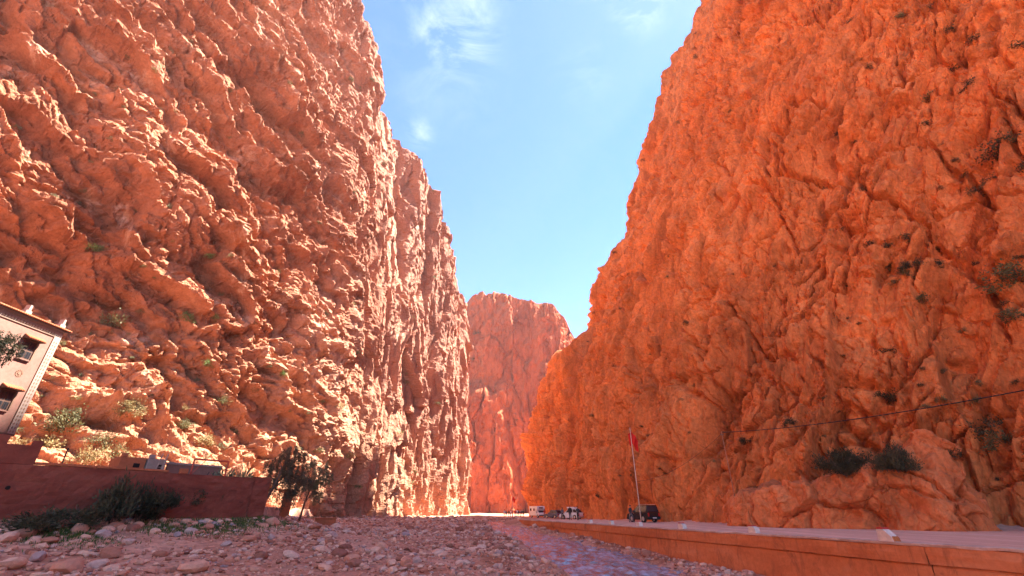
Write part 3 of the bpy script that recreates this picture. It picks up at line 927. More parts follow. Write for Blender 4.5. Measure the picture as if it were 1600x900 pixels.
def build_garden_wall():
    t_ = thing('garden_wall', 'long dark red plastered garden wall on the left bank', 'wall', (WA.x, WA.y, 0), WRZ)
    # local x runs along the wall away from the camera, local y points to the terrace
    top = 5.32
    def panel(name, x0, x1, z0, z1, mat, th=0.32, proud=0.0, seed=0):
        n_x, n_z = max(2, int((x1 - x0) / 0.2)), max(2, int((z1 - z0) / 0.2))
        xs_, zs_ = np.linspace(x0, x1, n_x), np.linspace(z0, z1, n_z)
        X, Z = np.meshgrid(xs_, zs_, indexing='ij')
        F_ = np.stack([X, -proud + 0.05 * fbm(X / 1.2, Z / 0.6, 5, 600 + seed, 0.6), Z + 0.02 * vnoise(X / 0.8, Z * 0, 610 + seed) * (Z > z1 - 0.01)], -1)
        Bk = F_[:, ::-1].copy(); Bk[..., 1] = th
        P = np.concatenate([F_, Bk, F_[:, :1]], 1)
        return grid_mesh(name, P, mat, parent=t_)
    panel('wall_face', -14, 4.2, 1.0, top, M['red_plaster'], seed=1)
    panel('wall_face', 4.205, 9.4, 1.0, top + 0.01, M['red_plaster'], seed=2)
    panel('wall_face', 9.405, WLEN - 1.0, 1.0, top - 0.02, M['red_plaster'], seed=3)
    panel('end_pier', WLEN - 0.995, WLEN + 0.25, 1.0, top + 0.05, M['red_plaster'], 0.42, 0.05, seed=4)
    # raised shoulder with a stepped top
    MB().prism([(x_ + 1.55, top + z_) for x_, z_ in ((-1.2, 0.01), (1.15, 0.01), (1.15, 1.25), (0.72, 1.25), (0.72, 0.98), (-0.25, 0.98), (-0.25, 1.42), (-0.75, 1.42))], 0.0, 0.30).build('merlon', M['red_plaster'], t_, bevel=0.015)
    for x0, x1 in ((2.75, 5.4), (5.43, 9.2)):
        MB().box((x0, -0.03, top + 0.03), (x1, 0.36, top + 0.16)).build('coping', M['orange_plaster'], t_, bevel=0.015)  # sunlit wall top put into the orange of the coping
    MB().box((9.9, -0.02, top + 0.0), (10.35, 0.34, top + 0.3)).build('capstone', M['orange_plaster'], t_, bevel=0.02)
    h = MB(); h.tube([(2.1, -0.09, 4.15), (2.1, 0.1, 4.15)], 0.10, 10); h.build('drain_hole', M['hole'], t_)
    return t_


garden_wall = build_garden_wall()


def build_house():
    X = -32.5
    ynear, yfar = 18.0, 30.0
    t_ = thing('house', 'pale pink house with patterned border, cornice and shuttered windows at the left edge', 'house', (X, yfar, 0))
    def lp(px, py):
        p = at_x(px, py, X); return p.y - yfar, p.z
    D_ = 9.0
    zb, zt = 7.5, 14.55
    ln = ynear - yfar
    MB().box((-D_, ln, 0), (-0.28, -0.25, zb - 0.11)).build('ground_storey', M['red_plaster'], t_, bevel=0.03)  # dark red lower storey, with its shade also put into the plaster
    MB().box((-D_, ln, zb - 0.10), (0.05, 0.05, zb + 0.02)).build('floor_band', M['dark_wood'], t_, bevel=0.02)
    MB().box((-D_, ln, zb + 0.025), (0, 0, zt)).build('wall', M['pink_plaster'], t_, bevel=0.02)
    # patterned border up the corner and along the top
    b = MB().box((0.003, -0.46, zb + 0.03), (0.035, 0.012, zt - 0.02)).build('corner_border', M['white_plaster'], t_)
    b2 = MB().box((0.003, ln, zt - 0.42), (0.034, -0.465, zt - 0.02)).build('frieze', M['white_plaster'], t_)
    MB().box((0.004, -0.50, zb + 0.03), (0.05, -0.47, zt - 0.45)).build('border_bead', M['wood'], t_)
    MB().box((0.004, ln, zt - 0.46), (0.05, -0.47, zt - 0.43)).build('border_bead', M['wood'], t_)
    n_t = 26
    for k in range(n_t):                                    # dark diamonds of the border
        zc = zb + 0.16 + k * (zt - zb - 0.75) / n_t
        for yy in (-0.33, -0.15):
            dmd = MB(); dmd.prism([(yy - 0.055, zc), (yy, zc - 0.09), (yy + 0.055, zc), (yy, zc + 0.09)], 0.036, 0.046, 'x')
            dmd.build('border_tile', M['wood'], b)
    for k in range(18):
        yc = -0.62 - k * 0.2
        dmd = MB(); dmd.prism([(yc - 0.08, zt - 0.37), (yc, zt - 0.14), (yc + 0.08, zt - 0.37)], 0.035, 0.045, 'x'); dmd.build('frieze_tile', M['wood'], b2)
    # cornice with a row of roof tiles, corner pinnacles
    MB().box((-0.2, ln, zt - 0.01), (0.16, 0.16, zt + 0.10)).build('cornice', M['white_plaster'], t_, bevel=0.02)
    c = MB().box((-0.2, ln, zt + 0.105), (0.24, 0.24, zt + 0.17)).build('tile_bed', M['dark_wood'], t_)
    for k in range(34):
        y0 = 0.2 - k * 0.15
        tl = MB(); tl.tube([(-0.15, y0, zt + 0.30), (0.34, y0, zt + 0.16)], 0.065, 7); tl.build('roof_tile', M['orange_plaster'], c, smooth=True)
    MB().box((-D_, ln, zt + 0.0), (-0.22, 0.0, zt + 0.42)).build('parapet', M['orange_plaster'], t_, bevel=0.02)
    for yy in (-0.22, -2.75, -5.3):
        MB().prism([(yy - 0.2, zt + 0.36), (yy + 0.2, zt + 0.36), (yy + 0.2, zt + 0.56), (yy + 0.1, zt + 0.56), (yy + 0.07, zt + 0.95), (yy - 0.07, zt + 0.95), (yy - 0.1, zt + 0.56), (yy - 0.2, zt + 0.56)], -0.36, -0.02, 'x').build('pinnacle', M['white_plaster'], t_, bevel=0.012)
    # windows
    for (px0, px1, pyt, pyb) in ((31, 58, 530, 562), (-7, 24, 606, 640)):
        y1, z1 = lp(px1, pyt + 4); y0, _ = lp(px0, pyt); _, z0 = lp((px0 + px1) / 2, pyb)
        y0 = y1 - 0.74; z1 = z0 + 1.05
        w = MB().box((-0.10, y0 - 0.07, z0 - 0.07), (0.028, y1 + 0.07, z1 + 0.07)).build('window', M['dark_wood'], t_, bevel=0.01)
        ym = (y0 + y1) / 2
        for a, b_ in ((y0, ym - 0.03), (ym + 0.03, y1)):
            for za, zb_ in ((z0, z0 + 0.46), (z0 + 0.52, z1)):
                MB().box((0.029, a + 0.02, za + 0.02), (0.037, b_ - 0.02, zb_ - 0.02)).build('pane', M['glass'], w)
        MB().box((0.03, y1 + 0.075, z0 - 0.05), (0.09, y1 + 0.16, z1 + 0.05)).build('shutter', M['wood'], w)
        MB().box((0.03, y0 - 0.1, z0 - 0.14), (0.12, y1 + 0.1, z0 - 0.075)).build('sill', M['pink_plaster'], w, bevel=0.01)
        hd = MB().prism([(0.002, z1 + 0.42), (0.36, z1 + 0.20), (0.36, z1 + 0.14), (0.002, z1 + 0.14)], y0 - 0.22, y1 + 0.24).build('hood', M['dark_wood'], w)
        for k in range(8):
            yk = y0 - 0.16 + k * 0.155
            tl = MB(); tl.tube([(0.02, yk, z1 + 0.44), (0.42, yk, z1 + 0.19)], 0.06, 7); tl.build('hood_tile', M['orange_plaster'], w, smooth=True)
        # wrought grille in the lower half
        for k in range(5):
            yk = y0 + 0.07 + k * 0.15
            MB().tube([(0.06, yk, z0), (0.06, yk, z0 + 0.45)], 0.011, 5).build('grille_bar', M['black'], w)
    # rosette
    yr, zr = lp(30, 583)
    ro = MB(); ro.tube([(0.002, yr, zr), (0.03, yr, zr)], 0.10, 16); ro = ro.build('rosette', M['wood'], t_)
    for k in range(12):
        a = k * math.pi / 6
        q = MB(); c_, s_ = math.cos(a), math.sin(a)
        q.prism([(yr + c_ * 0.14 - s_ * 0.02, zr + s_ * 0.14 + c_ * 0.02), (yr + c_ * 0.24 - s_ * 0.05, zr + s_ * 0.24 + c_ * 0.05), (yr + c_ * 0.24 + s_ * 0.05, zr + s_ * 0.24 - c_ * 0.05), (yr + c_ * 0.14 + s_ * 0.02, zr + s_ * 0.14 - c_ * 0.02)], 0.002, 0.022, 'x')
        q.build('petal', M['wood'], ro)
    return t_


house = build_house()


def on_wall(px, py, back):
    """Point behind the garden wall, seen through a pixel, at a given distance behind its face."""
    r = ray(px, py); nrm = Vector((-WDIR.y, WDIR.x))
    p0 = WA + nrm * back
    # solve t*(r.x,r.y) = p0 + k*WDIR
    det = r.x * (-WDIR.y) - r.y * (-WDIR.x)
    t_ = (p0.x * (-WDIR.y) - p0.y * (-WDIR.x)) / det
    return Vector((r.x * t_, r.y * t_, r.z * t_ + EYE))


def terrace_box(name, label, cat, px0, px1, py_top, back, depth, mat, opening=True):
    a, b = on_wall(px0, py_top, back), on_wall(px1, py_top, back)
    t_ = thing(name, label, cat, (a.x, a.y, 1.5), WRZ)
    L_ = (Vector((b.x, b.y)) - Vector((a.x, a.y))).length; h = a.z - 1.5
    th = 0.16
    MB().box((0, 0, 0), (L_, th, h)).build('front_wall', mat, t_, bevel=0.02)
    MB().box((0, th + 0.003, 0), (th, depth, h - 0.02)).build('side_wall', mat, t_, bevel=0.02)
    MB().box((L_ - th, th + 0.003, 0), (L_, depth, h - 0.05)).build('side_wall', mat, t_, bevel=0.02)
    MB().box((th + 0.003, depth - th, 0), (L_ - th - 0.003, depth, h + 0.12)).build('back_wall', mat, t_, bevel=0.02)
    MB().box((th + 0.003, th + 0.003, 0), (L_ - th - 0.003, depth - th - 0.003, h - 0.45)).build('floor', M['white_plaster'], t_)
    MB().box((0.0, -0.03, h + 0.004), (0.34, th + 0.03, h + 0.24)).build('corner_post', mat, t_, bevel=0.02)
    if opening:
        MB().box((L_ * 0.55, -0.012, h - 0.62), (L_ * 0.80, 0.02, h - 0.36)).build('opening', M['hole'], t_)
    return t_


terrace_box('terrace_hut', 'small orange plastered hut behind the garden wall', 'hut', 190, 231, 713, 2.2, 2.0, M['orange_plaster'])
terrace_box('terrace_hut', 'small whitewashed hut next to the orange one behind the garden wall', 'hut', 233, 262, 716, 2.0, 2.0, M['white_plaster'])


def low_wall():
    a, b = on_wall(264, 722, 2.6), on_wall(345, 738, 2.6)
    t_ = thing('terrace_wall', 'low pale wall of stacked stone on the terrace behind red frame', 'wall', (a.x, a.y, 1.5), WRZ)
    L_ = (Vector((b.x, b.y)) - Vector((a.x, a.y))).length
    MB().box((0, 0, 0), (L_, 0.3, a.z - 1.5 - 0.14)).build('wall_face', M['pink_plaster'], t_, bevel=0.03)
    MB().box((-0.03, -0.04, a.z - 1.5 - 0.135), (L_ + 0.03, 0.34, a.z - 1.5)).build('coping', M['white_plaster'], t_, bevel=0.02)


low_wall()


def red_frame():
    a, b = on_wall(303, 722, 0.9), on_wall(356, 727, 0.9)
    t_ = thing('metal_frame', 'red metal gate frame standing behind the garden wall', 'frame', (a.x, a.y, 3.9), WRZ)
    L_ = (Vector((b.x, b.y)) - Vector((a.x, a.y))).length; h = 6.35 - 3.9
    for x in (0, L_):
        MB().tube([(x, 0, 0), (x, 0, h)], 0.06, 8).build('post', M['red_metal'], t_)
    MB().tube([(0.0, 0, h), (L_, 0, h)], 0.06, 8).build('top_rail', M['red_metal'], t_)
    MB().tube([(0.03, 0.0, h - 1.0), (0.75, 0, h - 0.04)], 0.022, 6).build('brace', M['red_metal'], t_)
    for k in (0.45, 0.6):
        MB().tube([(L_ * k, 0.3, 0.6), (L_ * k + 0.25, 0.3, h - 0.75)], 0.02, 6).build('stay', M['black'], t_)
    a = on_wall(252, 714, 1.2)
    l_ = thing('ladder', 'short pale ladder leaning on the white hut', 'ladder', (a.x, a.y, 4.0), WRZ)
    for x in (0, 0.32):
        MB().tube([(x - 0.25, 0, 0), (x + 0.15, 0.3, a.z + 0.25 - 4.0)], 0.04, 7).build('rail', M['white_plaster'], l_)
    for k in range(5):
        f = 0.15 + k * 0.17; zz = f * (a.z + 0.25 - 4.0)
        MB().tube([(-0.25 + 0.4 * f, 0.3 * f, zz), (0.07 + 0.4 * f, 0.3 * f, zz)], 0.022, 6).build('rung', M['white_plaster'], l_)
    a = on_wall(107, 700, 0.6)
    p_ = thing('iron_post', 'thin dark iron post sticking up above the red wall', 'post', (a.x, a.y, 4.6), WRZ)
    MB().tube([(0, 0, 0), (0.0, 0, a.z - 4.6)], 0.035, 6).build('rod', M['black'], p_)
    MB().box((-0.12, -0.12, -0.1), (0.12, 0.12, 0.06)).build('base', M['red_plaster'], p_)


red_frame()

# ------------------------------------------------------------------ placing helpers
bpy.context.view_layer.update()
DG = bpy.context.evaluated_depsgraph_get()
ORIGIN = Vector((0, 0, EYE))


def hit(px, py, obj=None):
    """First surface seen through a pixel: point, normal."""
    r = ray(px, py).normalized()
    if obj is not None:
        ok, loc, nor, _ = obj.ray_cast(ORIGIN, r)
        return (loc, nor) if ok else None
    ok, loc, nor, _, _, _ = scene.ray_cast(DG, ORIGIN, r)
    return (loc, nor) if ok else None


def ground_at(px, py):
    r = ray(px, py)
    y = np.geomspace(8, 160, 900); x = r.x / r.y * y; z = r.z / r.y * y + EYE
    under = np.nonzero(z < ground_h(x, y))[0]
    k = under[0] if len(under) else 899
    return Vector((x[k], y[k], float(ground_h(x[k], y[k]))))


def road_at(px, Y):
    return Vector(((px - 800) / FPX / ray(px, 808).y * Y, Y, float(rlev(Y)) + EYE - 0.03))


# ------------------------------------------------------------------ stones of the riverbed
def stone_mesh(k):
    bm = bmesh.new(); bmesh.ops.create_icosphere(bm, subdivisions=2, radius=1.0)
    r_ = random.Random(40 + k)
    cuts = [Vector((r_.gauss(0, 1), r_.gauss(0, 1), r_.gauss(0, 0.7))).normalized() for _ in range(9)]
    lim = [r_.uniform(0.55, 0.92) for _ in cuts]
    for v_ in bm.verts:
        for c_, l_ in zip(cuts, lim):
            q = v_.co.dot(c_)
            if q > l_: v_.co -= c_ * (q - l_) * 0.92
        v_.co *= 1 + r_.uniform(-0.04, 0.04)
    sx, sy, sz = r_.uniform(0.9, 1.35), r_.uniform(0.75, 1.05), r_.uniform(0.5, 0.8)
    for v_ in bm.verts: v_.co = Vector((v_.co.x * sx, v_.co.y * sy, v_.co.z * sz))
    bmesh.ops.dissolve_degenerate(bm, dist=0.02, edges=bm.edges)
    me = bpy.data.meshes.new('stone'); bm.to_mesh(me); bm.free()
    me.materials.append(M['stone'])
    me.polygons.foreach_set('use_smooth', np.zeros(len(me.polygons), bool))
    return me


STONES = [stone_mesh(k) for k in range(9)]


def add_stone(p, r, k=None):
    o = bpy.data.objects.new('stone', STONES[random.randrange(9) if k is None else k]); link(o, riverbed)
    o.location = (p[0], p[1], p[2] + r * random.uniform(0.05, 0.3))
    o.rotation_euler = (random.uniform(-0.25, 0.25), random.uniform(-0.25, 0.25), random.uniform(0, 6.28))
    o.scale = (r, r, r * random.uniform(0.75, 1.05))
    return o


BOULDERS = [(98, 820, 60), (40, 838, 44), (14, 830, 30), (120, 832, 40), (70, 824, 34), (168, 829, 24), (205, 828, 30), (270, 822, 24), (290, 818, 26), (316, 818, 20), (303, 820, 16),
            (108, 892, 66), (60, 870, 30), (150, 885, 40), (300, 893, 56), (140, 868, 26), (455, 872, 34), (530, 868, 34), (508, 890, 40), (555, 884, 30), (612, 884, 24), (650, 864, 20),
            (720, 868, 20), (850, 888, 16), (426, 820, 26), (215, 824, 22), (190, 828, 20), (240, 833, 20), (30, 822, 30), (180, 824, 24), (160, 838, 30), (5, 846, 40), (75, 848, 34), (112, 850, 24),
            (400, 893, 30), (360, 880, 20), (250, 870, 24), (610, 836, 14), (700, 842, 14), (835, 880, 12), (10, 888, 50), (200, 850, 26)]
n_ind = 0
for px, py, w in BOULDERS:
    p = ground_at(px, py)
    add_stone(p, 0.5 * w / FPX * p.y / ray(px, py).y * 1.0 * (ray(px, py).y ** 2 + 0) ** 0.5 * 0.72); n_ind += 1


def scatter():
    n = 31000
    y = np.exp(rng.uniform(math.log(12.5), math.log(112), n))
    xr = np.where(y < 76, np.minimum(xwall(y) - 0.35, wat_r(y) + 5), np.interp(y, [76, 100, 112], [2.2, 0.8, 0.2]))
    xl = np.maximum(xleft(y) + 0.4, -1.12 * y - 2)
    x = xl + (xr - xl) * rng.random(n)
    inw = (x > wat_l(y) + 0.15) & (x < wat_r(y) - 0.05) & (y < 92)
    cl = 0.5 + 0.5 * np.clip(fbm(x / 4.0, y / 5.0, 3, 77) * 1.6, -1, 1)         # bars of coarse and fine stones
    keep = (~inw | (rng.random(n) < 0.03)) & (rng.random(n) < 0.5 + 0.5 * cl)
    x, y, cl = x[keep], y[keep], cl[keep]; n = len(x)
    r = 0.056 * np.exp(rng.normal(0, 0.55, n)) * (0.75 + 0.7 * cl) * (y / 24) ** 0.35
    big = rng.random(n) < 0.03; r = np.where(big, r * rng.uniform(1.6, 2.8, n), r)
    r = np.minimum(r, 0.5)
    z = ground_h(x, y)
    app = r / np.hypot(x, y)
    order = np.argsort(-app)
    infr = np.abs(x / y) < 1.02
    solo = [i for i in order if infr[i]][:300 - n_ind]
    for i in solo: add_stone((x[i], y[i], z[i]), float(r[i]))
    rest = np.ones(n, bool); rest[solo] = False
    x, y, z, r = x[rest], y[rest], z[rest], r[rest]; n = len(x)
    g = (1 + 5 ** 0.5) / 2
    V0 = np.array([(-1, g, 0), (1, g, 0), (-1, -g, 0), (1, -g, 0), (0, -1, g), (0, 1, g), (0, -1, -g), (0, 1, -g), (g, 0, -1), (g, 0, 1), (-g, 0, -1), (-g, 0, 1)]) / math.hypot(1, g)
    F0 = np.array([(0, 11, 5), (0, 5, 1), (0, 1, 7), (0, 7, 10), (0, 10, 11), (1, 5, 9), (5, 11, 4), (11, 10, 2), (10, 7, 6), (7, 1, 8), (3, 9, 4), (3, 4, 2), (3, 2, 6), (3, 6, 8), (3, 8, 9), (4, 9, 5), (2, 4, 11), (6, 2, 10), (8, 6, 7), (9, 8, 1)])
    V = V0[None] * (1 + rng.uniform(-0.28, 0.22, (n, 12, 1)))
    V = V * rng.uniform(0.7, 1.25, (n, 1, 3)) * np.array([1, 1, 0.68])
    an = rng.uniform(0, 6.283, n); c_, s_ = np.cos(an)[:, None], np.sin(an)[:, None]
    V = np.stack([V[..., 0] * c_ - V[..., 1] * s_, V[..., 0] * s_ + V[..., 1] * c_, V[..., 2]], -1) * r[:, None, None]
    V = V + np.stack([x, y, z + 0.3 * r], -1)[:, None, :]
    Fq = (F0[None] + (np.arange(n) * 12)[:, None, None]).reshape(-1, 3)
    me = bpy.data.meshes.new('gravel'); fill_mesh(me, V.reshape(-1, 3), Fq)
    at = me.attributes.new('tint', 'FLOAT', 'POINT'); at.data.foreach_set('value', np.repeat(rng.random(n), 12).astype(f32))
    me.materials.append(M['gravel'])
    o = bpy.data.objects.new('gravel', me); link(o, riverbed); o['kind'] = 'stuff'


scatter()

# ------------------------------------------------------------------ plants
def leaves(base, dirs, length, width, r_=rng):
    """Rhombic leaf blades: arrays of base points and directions."""
    n = len(base)
    d = dirs / np.maximum(np.linalg.norm(dirs, axis=1, keepdims=True), 1e-6)
    a = np.cross(d, r_.normal(size=(n, 3))); a /= np.maximum(np.linalg.norm(a, axis=1, keepdims=True), 1e-6)
    L_ = np.broadcast_to(length, n)[:, None]; W_ = np.broadcast_to(width, n)[:, None]
    V = np.stack([base, base + d * L_ * 0.45 + a * W_, base + d * L_, base + d * L_ * 0.45 - a * W_], 1)
    return V.reshape(-1, 3)


def leaf_object(name, V, mat, parent=None):
    me = bpy.data.meshes.new(name); fill_mesh(me, V, np.arange(len(V)).reshape(-1, 4)); me.materials.append(mat)
    return link(bpy.data.objects.new(name, me), parent)


def tuft_verts(n, r_, flat=0.75, spiky=0.0):
    """Unit shrub: sprays of leaves over an uneven dome."""
    ns = 16
    sd = r_.normal(size=(ns, 3)); sd[:, 2] = np.abs(sd[:, 2]) * 0.8 + 0.12
    sd /= np.linalg.norm(sd, axis=1, keepdims=True); sd *= r_.uniform(0.5, 1.05, (ns, 1)); sd[:, 2] *= flat
    k = r_.integers(0, ns, n); f_ = r_.uniform(0.3, 1.0, (n, 1)) ** 0.6
    base = sd[k] * f_ * 0.9 + r_.normal(0, 0.13, (n, 3))
    base[:, 2] = np.abs(base[:, 2])
    dr = base * (1.0 + spiky) + r_.normal(0, 0.55 * (1 - spiky), (n, 3)) + np.array([0, 0, 0.25])
    q_ = (330 / n) ** 0.4
    return leaves(base, dr, q_ * r_.uniform(0.10, 0.22, n) * (1 + 1.2 * spiky), q_ * r_.uniform(0.03, 0.055, n) * (1 - 0.5 * spiky), r_)


SHRUB_MESH = {}


def shrub_mesh(mat_key, k, n=330, spiky=0.0):
    key = (mat_key, k, n)
    if key not in SHRUB_MESH:
        r_ = np.random.default_rng(900 + k * 13 + n)
        me = bpy.data.meshes.new('shrub'); V = tuft_verts(n, r_, 0.7 + 0.1 * k % 0.4, spiky)
        fill_mesh(me, V, np.arange(len(V)).reshape(-1, 4)); me.materials.append(M[mat_key]); SHRUB_MESH[key] = me
    return SHRUB_MESH[key]


def cliff_shrub(px, py, w, mat_key, label, group, obj, n=330, name='shrub'):
    h_ = hit(px, py, obj)
    if h_ is None: return
    loc, nor = h_
    dist = (loc - ORIGIN).length
    r_ = 0.5 * w / FPX * dist / ray(px, py).length * ray(px, py).length * 0.95
    o = bpy.data.objects.new(name, shrub_mesh(mat_key, random.randrange(5), n)); link(o)
    o.location = loc - nor * r_ * 0.2 - Vector((0, 0, r_ * 0.25))
    up = (nor * 0.6 + Vector((0, 0, 0.9))).normalized()
    o.rotation_mode = 'QUATERNION'
    o.rotation_quaternion = up.to_track_quat('Z', 'Y') @ Matrix.Rotation(random.uniform(0, 6.28), 3, 'Z').to_quaternion()
    o.scale = (r_ * random.uniform(0.9, 1.2), r_ * random.uniform(0.9, 1.2), r_ * random.uniform(0.8, 1.2))
    return tag(o, label, 'shrub', group)


# shaded right cliff: the shrubs one can point to, then the small ones scattered over the face
RIGHT_SHRUBS = [(1557, 235, 44, 'large dark shrub high on the right cliff near the frame edge'), (1425, 414, 26, 'dark shrub at the foot of the long vertical crack, right cliff'),
                (1568, 430, 60, 'broad dry bush in a dark hollow of the right cliff, frame edge'), (1585, 495, 34, 'dark shrub below the broad dry bush, right cliff edge'),
                (1400, 625, 34, 'dark shrub just below the power cable on the right cliff'), (1232, 660, 26, 'dark shrub where power cable crosses the cliff, left of big bushes'),
                (1165, 686, 26, 'grey shrub on top of the rocky knob beside the power pole'), (1185, 768, 28, 'tufted shrub low on the cliff above the second kerb stone'),
                (936, 775, 13, 'small round shrub left of black car at cliff foot'), (1540, 672, 44, 'ragged bush on the right cliff above the outcrop'), (1560, 690, 40, 'dry brown bush beside the outcrop at the right'),
                (1490, 707, 22, 'small tuft on top of the rounded outcrop'), (1070, 505, 14, 'small dark shrub in the middle of the right cliff'), (1088, 90, 12, 'small dark shrub near the right skyline')]
for px, py, w, lab in RIGHT_SHRUBS:
    cliff_shrub(px, py, w, 'leaf_dark' if 'dry' not in lab else 'leaf_olive', lab, 'shrubs on the right cliff', outcrop if 'top of the rounded' in lab else cliff_right, 800)
rr = random.Random(21)
cnt = 0
while cnt < 105:
    px, py = rr.uniform(900, 1598), rr.uniform(5, 800)
    if rr.random() > (0.25 + 0.75 * max(0, (px - 1150) / 450)) and py < 380: continue
    o = cliff_shrub(px, py, rr.uniform(5, 11) * (1 + 0.9 * (px > 1350)) * (1.3 if rr.random() < 0.15 else 1), 'leaf_dark' if rr.random() < 0.75 else 'leaf_olive', 'tiny dark shrub rooted in a crack of the shaded right cliff', 'tiny shrubs on the right cliff', cliff_right, 300)
    if o: cnt += 1
for px, py, w, lab in ((745, 520, 14, 'dark bush in the upper gully of the far cliff'), (738, 560, 12, 'dark bush in the middle of the far gully'), (733, 600, 12, 'dark bush low in the far gully'),
                       (818, 688, 12, 'dark bush on the far cliff beside the right pillar'), (806, 655, 9, 'small bush above the one beside the right pillar, far cliff')):
    cliff_shrub(px, py, w, 'leaf_dark', lab, 'bushes on the far cliff', cliff_far, 140)
# sunlit left cliff
LEFT_SHRUBS = [(293, 494, 26, 'bright green bush in the middle of the left cliff'), (337, 498, 16, 'small vivid green bush right of the brighter one, left cliff'), (146, 386, 22, 'green tuft on the left cliff above the house'),
               (326, 398, 16, 'small green tuft high in the middle of the left cliff'), (328, 568, 20, 'yellow green tuft below the vivid green bush, left cliff'), (530, 636, 22, 'yellow green bush low on the fluted wall'),
               (350, 628, 26, 'round dark green bush on the lower left slope'), (176, 506, 44, 'straggling olive bush right of the house roof'), (205, 640, 36, 'brown dry bush on the slope above the red wall'),
               (108, 660, 56, 'large olive bush right of the house'), (60, 690, 44, 'yellowing bush between house and stepped wall shoulder'), (140, 715, 50, 'leafy yellow green bush behind the iron post'), (180, 712, 44, 'green bush left of the orange hut'),
               (285, 665, 28, 'grey bush on the slope above the orange hut'), (318, 690, 30, 'pale bush above the red metal frame'), (160, 690, 34, 'olive bush on rocks above the wall'),
               (444, 585, 18, 'grey green tuft left of the fluted wall'), (505, 628, 18, 'small yellow bush left of the larger one on fluted wall'), (560, 760, 14, 'green tuft low near the wall foot')]
for px, py, w, lab in LEFT_SHRUBS:
    cliff_shrub(px, py, w, 'leaf_green' if 'vivid' in lab or 'bright green' in lab or 'green tuft' in lab else ('leaf_dry' if 'yellow' in lab or 'dry' in lab or 'pale' in lab else 'leaf_olive'), lab, 'shrubs on the left cliff', cliff_left, 700)
cnt = 0
while cnt < 85:
    px, py = rr.uniform(5, 700), rr.uniform(20, 770)
    if py < 450 and rr.random() < 0.45: continue
    o = cliff_shrub(px, py, rr.uniform(6, 13) * (1.6 if py > 600 and rr.random() < 0.4 else 1), rr.choice(['leaf_olive', 'leaf_olive', 'leaf_dry', 'leaf_grey']), 'tiny olive tuft growing on the sunlit left cliff', 'tiny tufts on the left cliff', cliff_left, 260)
    if o: cnt += 1


def big_bush(name, label, loc, size, mat_key, n, group=None, spiky=0.0, stems=7, seed=1):
    t_ = thing(name, label, 'bush', loc, 0, group)
    r_ = np.random.default_rng(seed)
    V = []
    lobes = 7
    for k in range(lobes):
        c_ = np.array([r_.uniform(-0.55, 0.55), r_.uniform(-0.4, 0.4), r_.uniform(0.0, 0.45)])
        V.append(tuft_verts(n // lobes, r_, 0.9, spiky) * r_.uniform(0.42, 0.62) * np.array([1, 1, 1.05]) + c_)
    V = np.concatenate(V) * np.array(size)
    leaf_object('foliage', V, M[mat_key], t_)
    for k in range(stems):
        a = r_.uniform(0, 6.28); e = np.array([math.cos(a) * 0.45, math.sin(a) * 0.35, r_.uniform(0.45, 0.75)]) * np.array(size)
        MB().tube([(0, 0, -0.05), tuple(e * 0.5 + np.array([0, 0, 0.06])), tuple(e)], [0.03, 0.02, 0.008], 5).build('stem', M['bark'], t_)
    return t_


for px, py, wpx, hpx, lab, sd in ((1322, 745, 62, 44, 'wide grey-green bush on the ledge above the roadside outcrop', 5), (1402, 738, 44, 46, 'rounder dark bush beside the wide one above the outcrop', 6)):
    loc, nor = min([h_ for h_ in (hit(px, py, outcrop), hit(px, py, cliff_right)) if h_], key=lambda h_: (h_[0] - ORIGIN).length)
    d_ = (loc - ORIGIN).length
    big_bush('bush', lab, loc + Vector((-0.15, -0.3, 0)), (0.66 * wpx / FPX * d_, 0.5 * wpx / FPX * d_, 0.95 * hpx / FPX * d_), 'leaf_dark', 7000, 'bushes above the outcrop', 0.1, 8, sd)

for px, py, wpx, hpx, lab, sd, mk in ((175, 822, 60, 66, 'tall dark bush against the red wall, leftmost of the dense row', 11, 'leaf_near_black'), (212, 818, 50, 52, 'dark bush in the middle of the dense row by red wall', 12, 'leaf_near_black'),
                                     (240, 815, 44, 46, 'dark bush at the right end of the dense row by red wall', 13, 'leaf_near_black'), (120, 826, 66, 34, 'low dark bush among boulders below the drain hole', 14, 'leaf_near_black'),
                                     (40, 832, 80, 26, 'low dark creeping bush at the left frame edge', 15, 'leaf_near_black'), (298, 802, 34, 26, 'small dark bush under the red metal frame', 16, 'leaf_near_black'),
                                     (338, 800, 16, 30, 'thin dark sapling climbing the red wall', 17, 'leaf_near_black'), (368, 800, 16, 16, 'tiny bush near the end of the red wall', 18, 'leaf_near_black')):
    p = ground_at(px, py); d_ = (p - ORIGIN).length
    big_bush('bush', lab, p, (0.52 * wpx / FPX * d_, 0.45 * wpx / FPX * d_, 0.85 * hpx / FPX * d_), mk, 1900, 'bushes along the foot of the red wall', 0.15, 6, sd)
p = on_wall(370, 740, 1.6)
big_bush('spiky_plant', 'spiky grey-green plant behind the right end of the red wall', (p.x, p.y, 4.2), (1.5, 1.3, 2.1), 'leaf_grey', 900, None, 0.75, 4, 23)


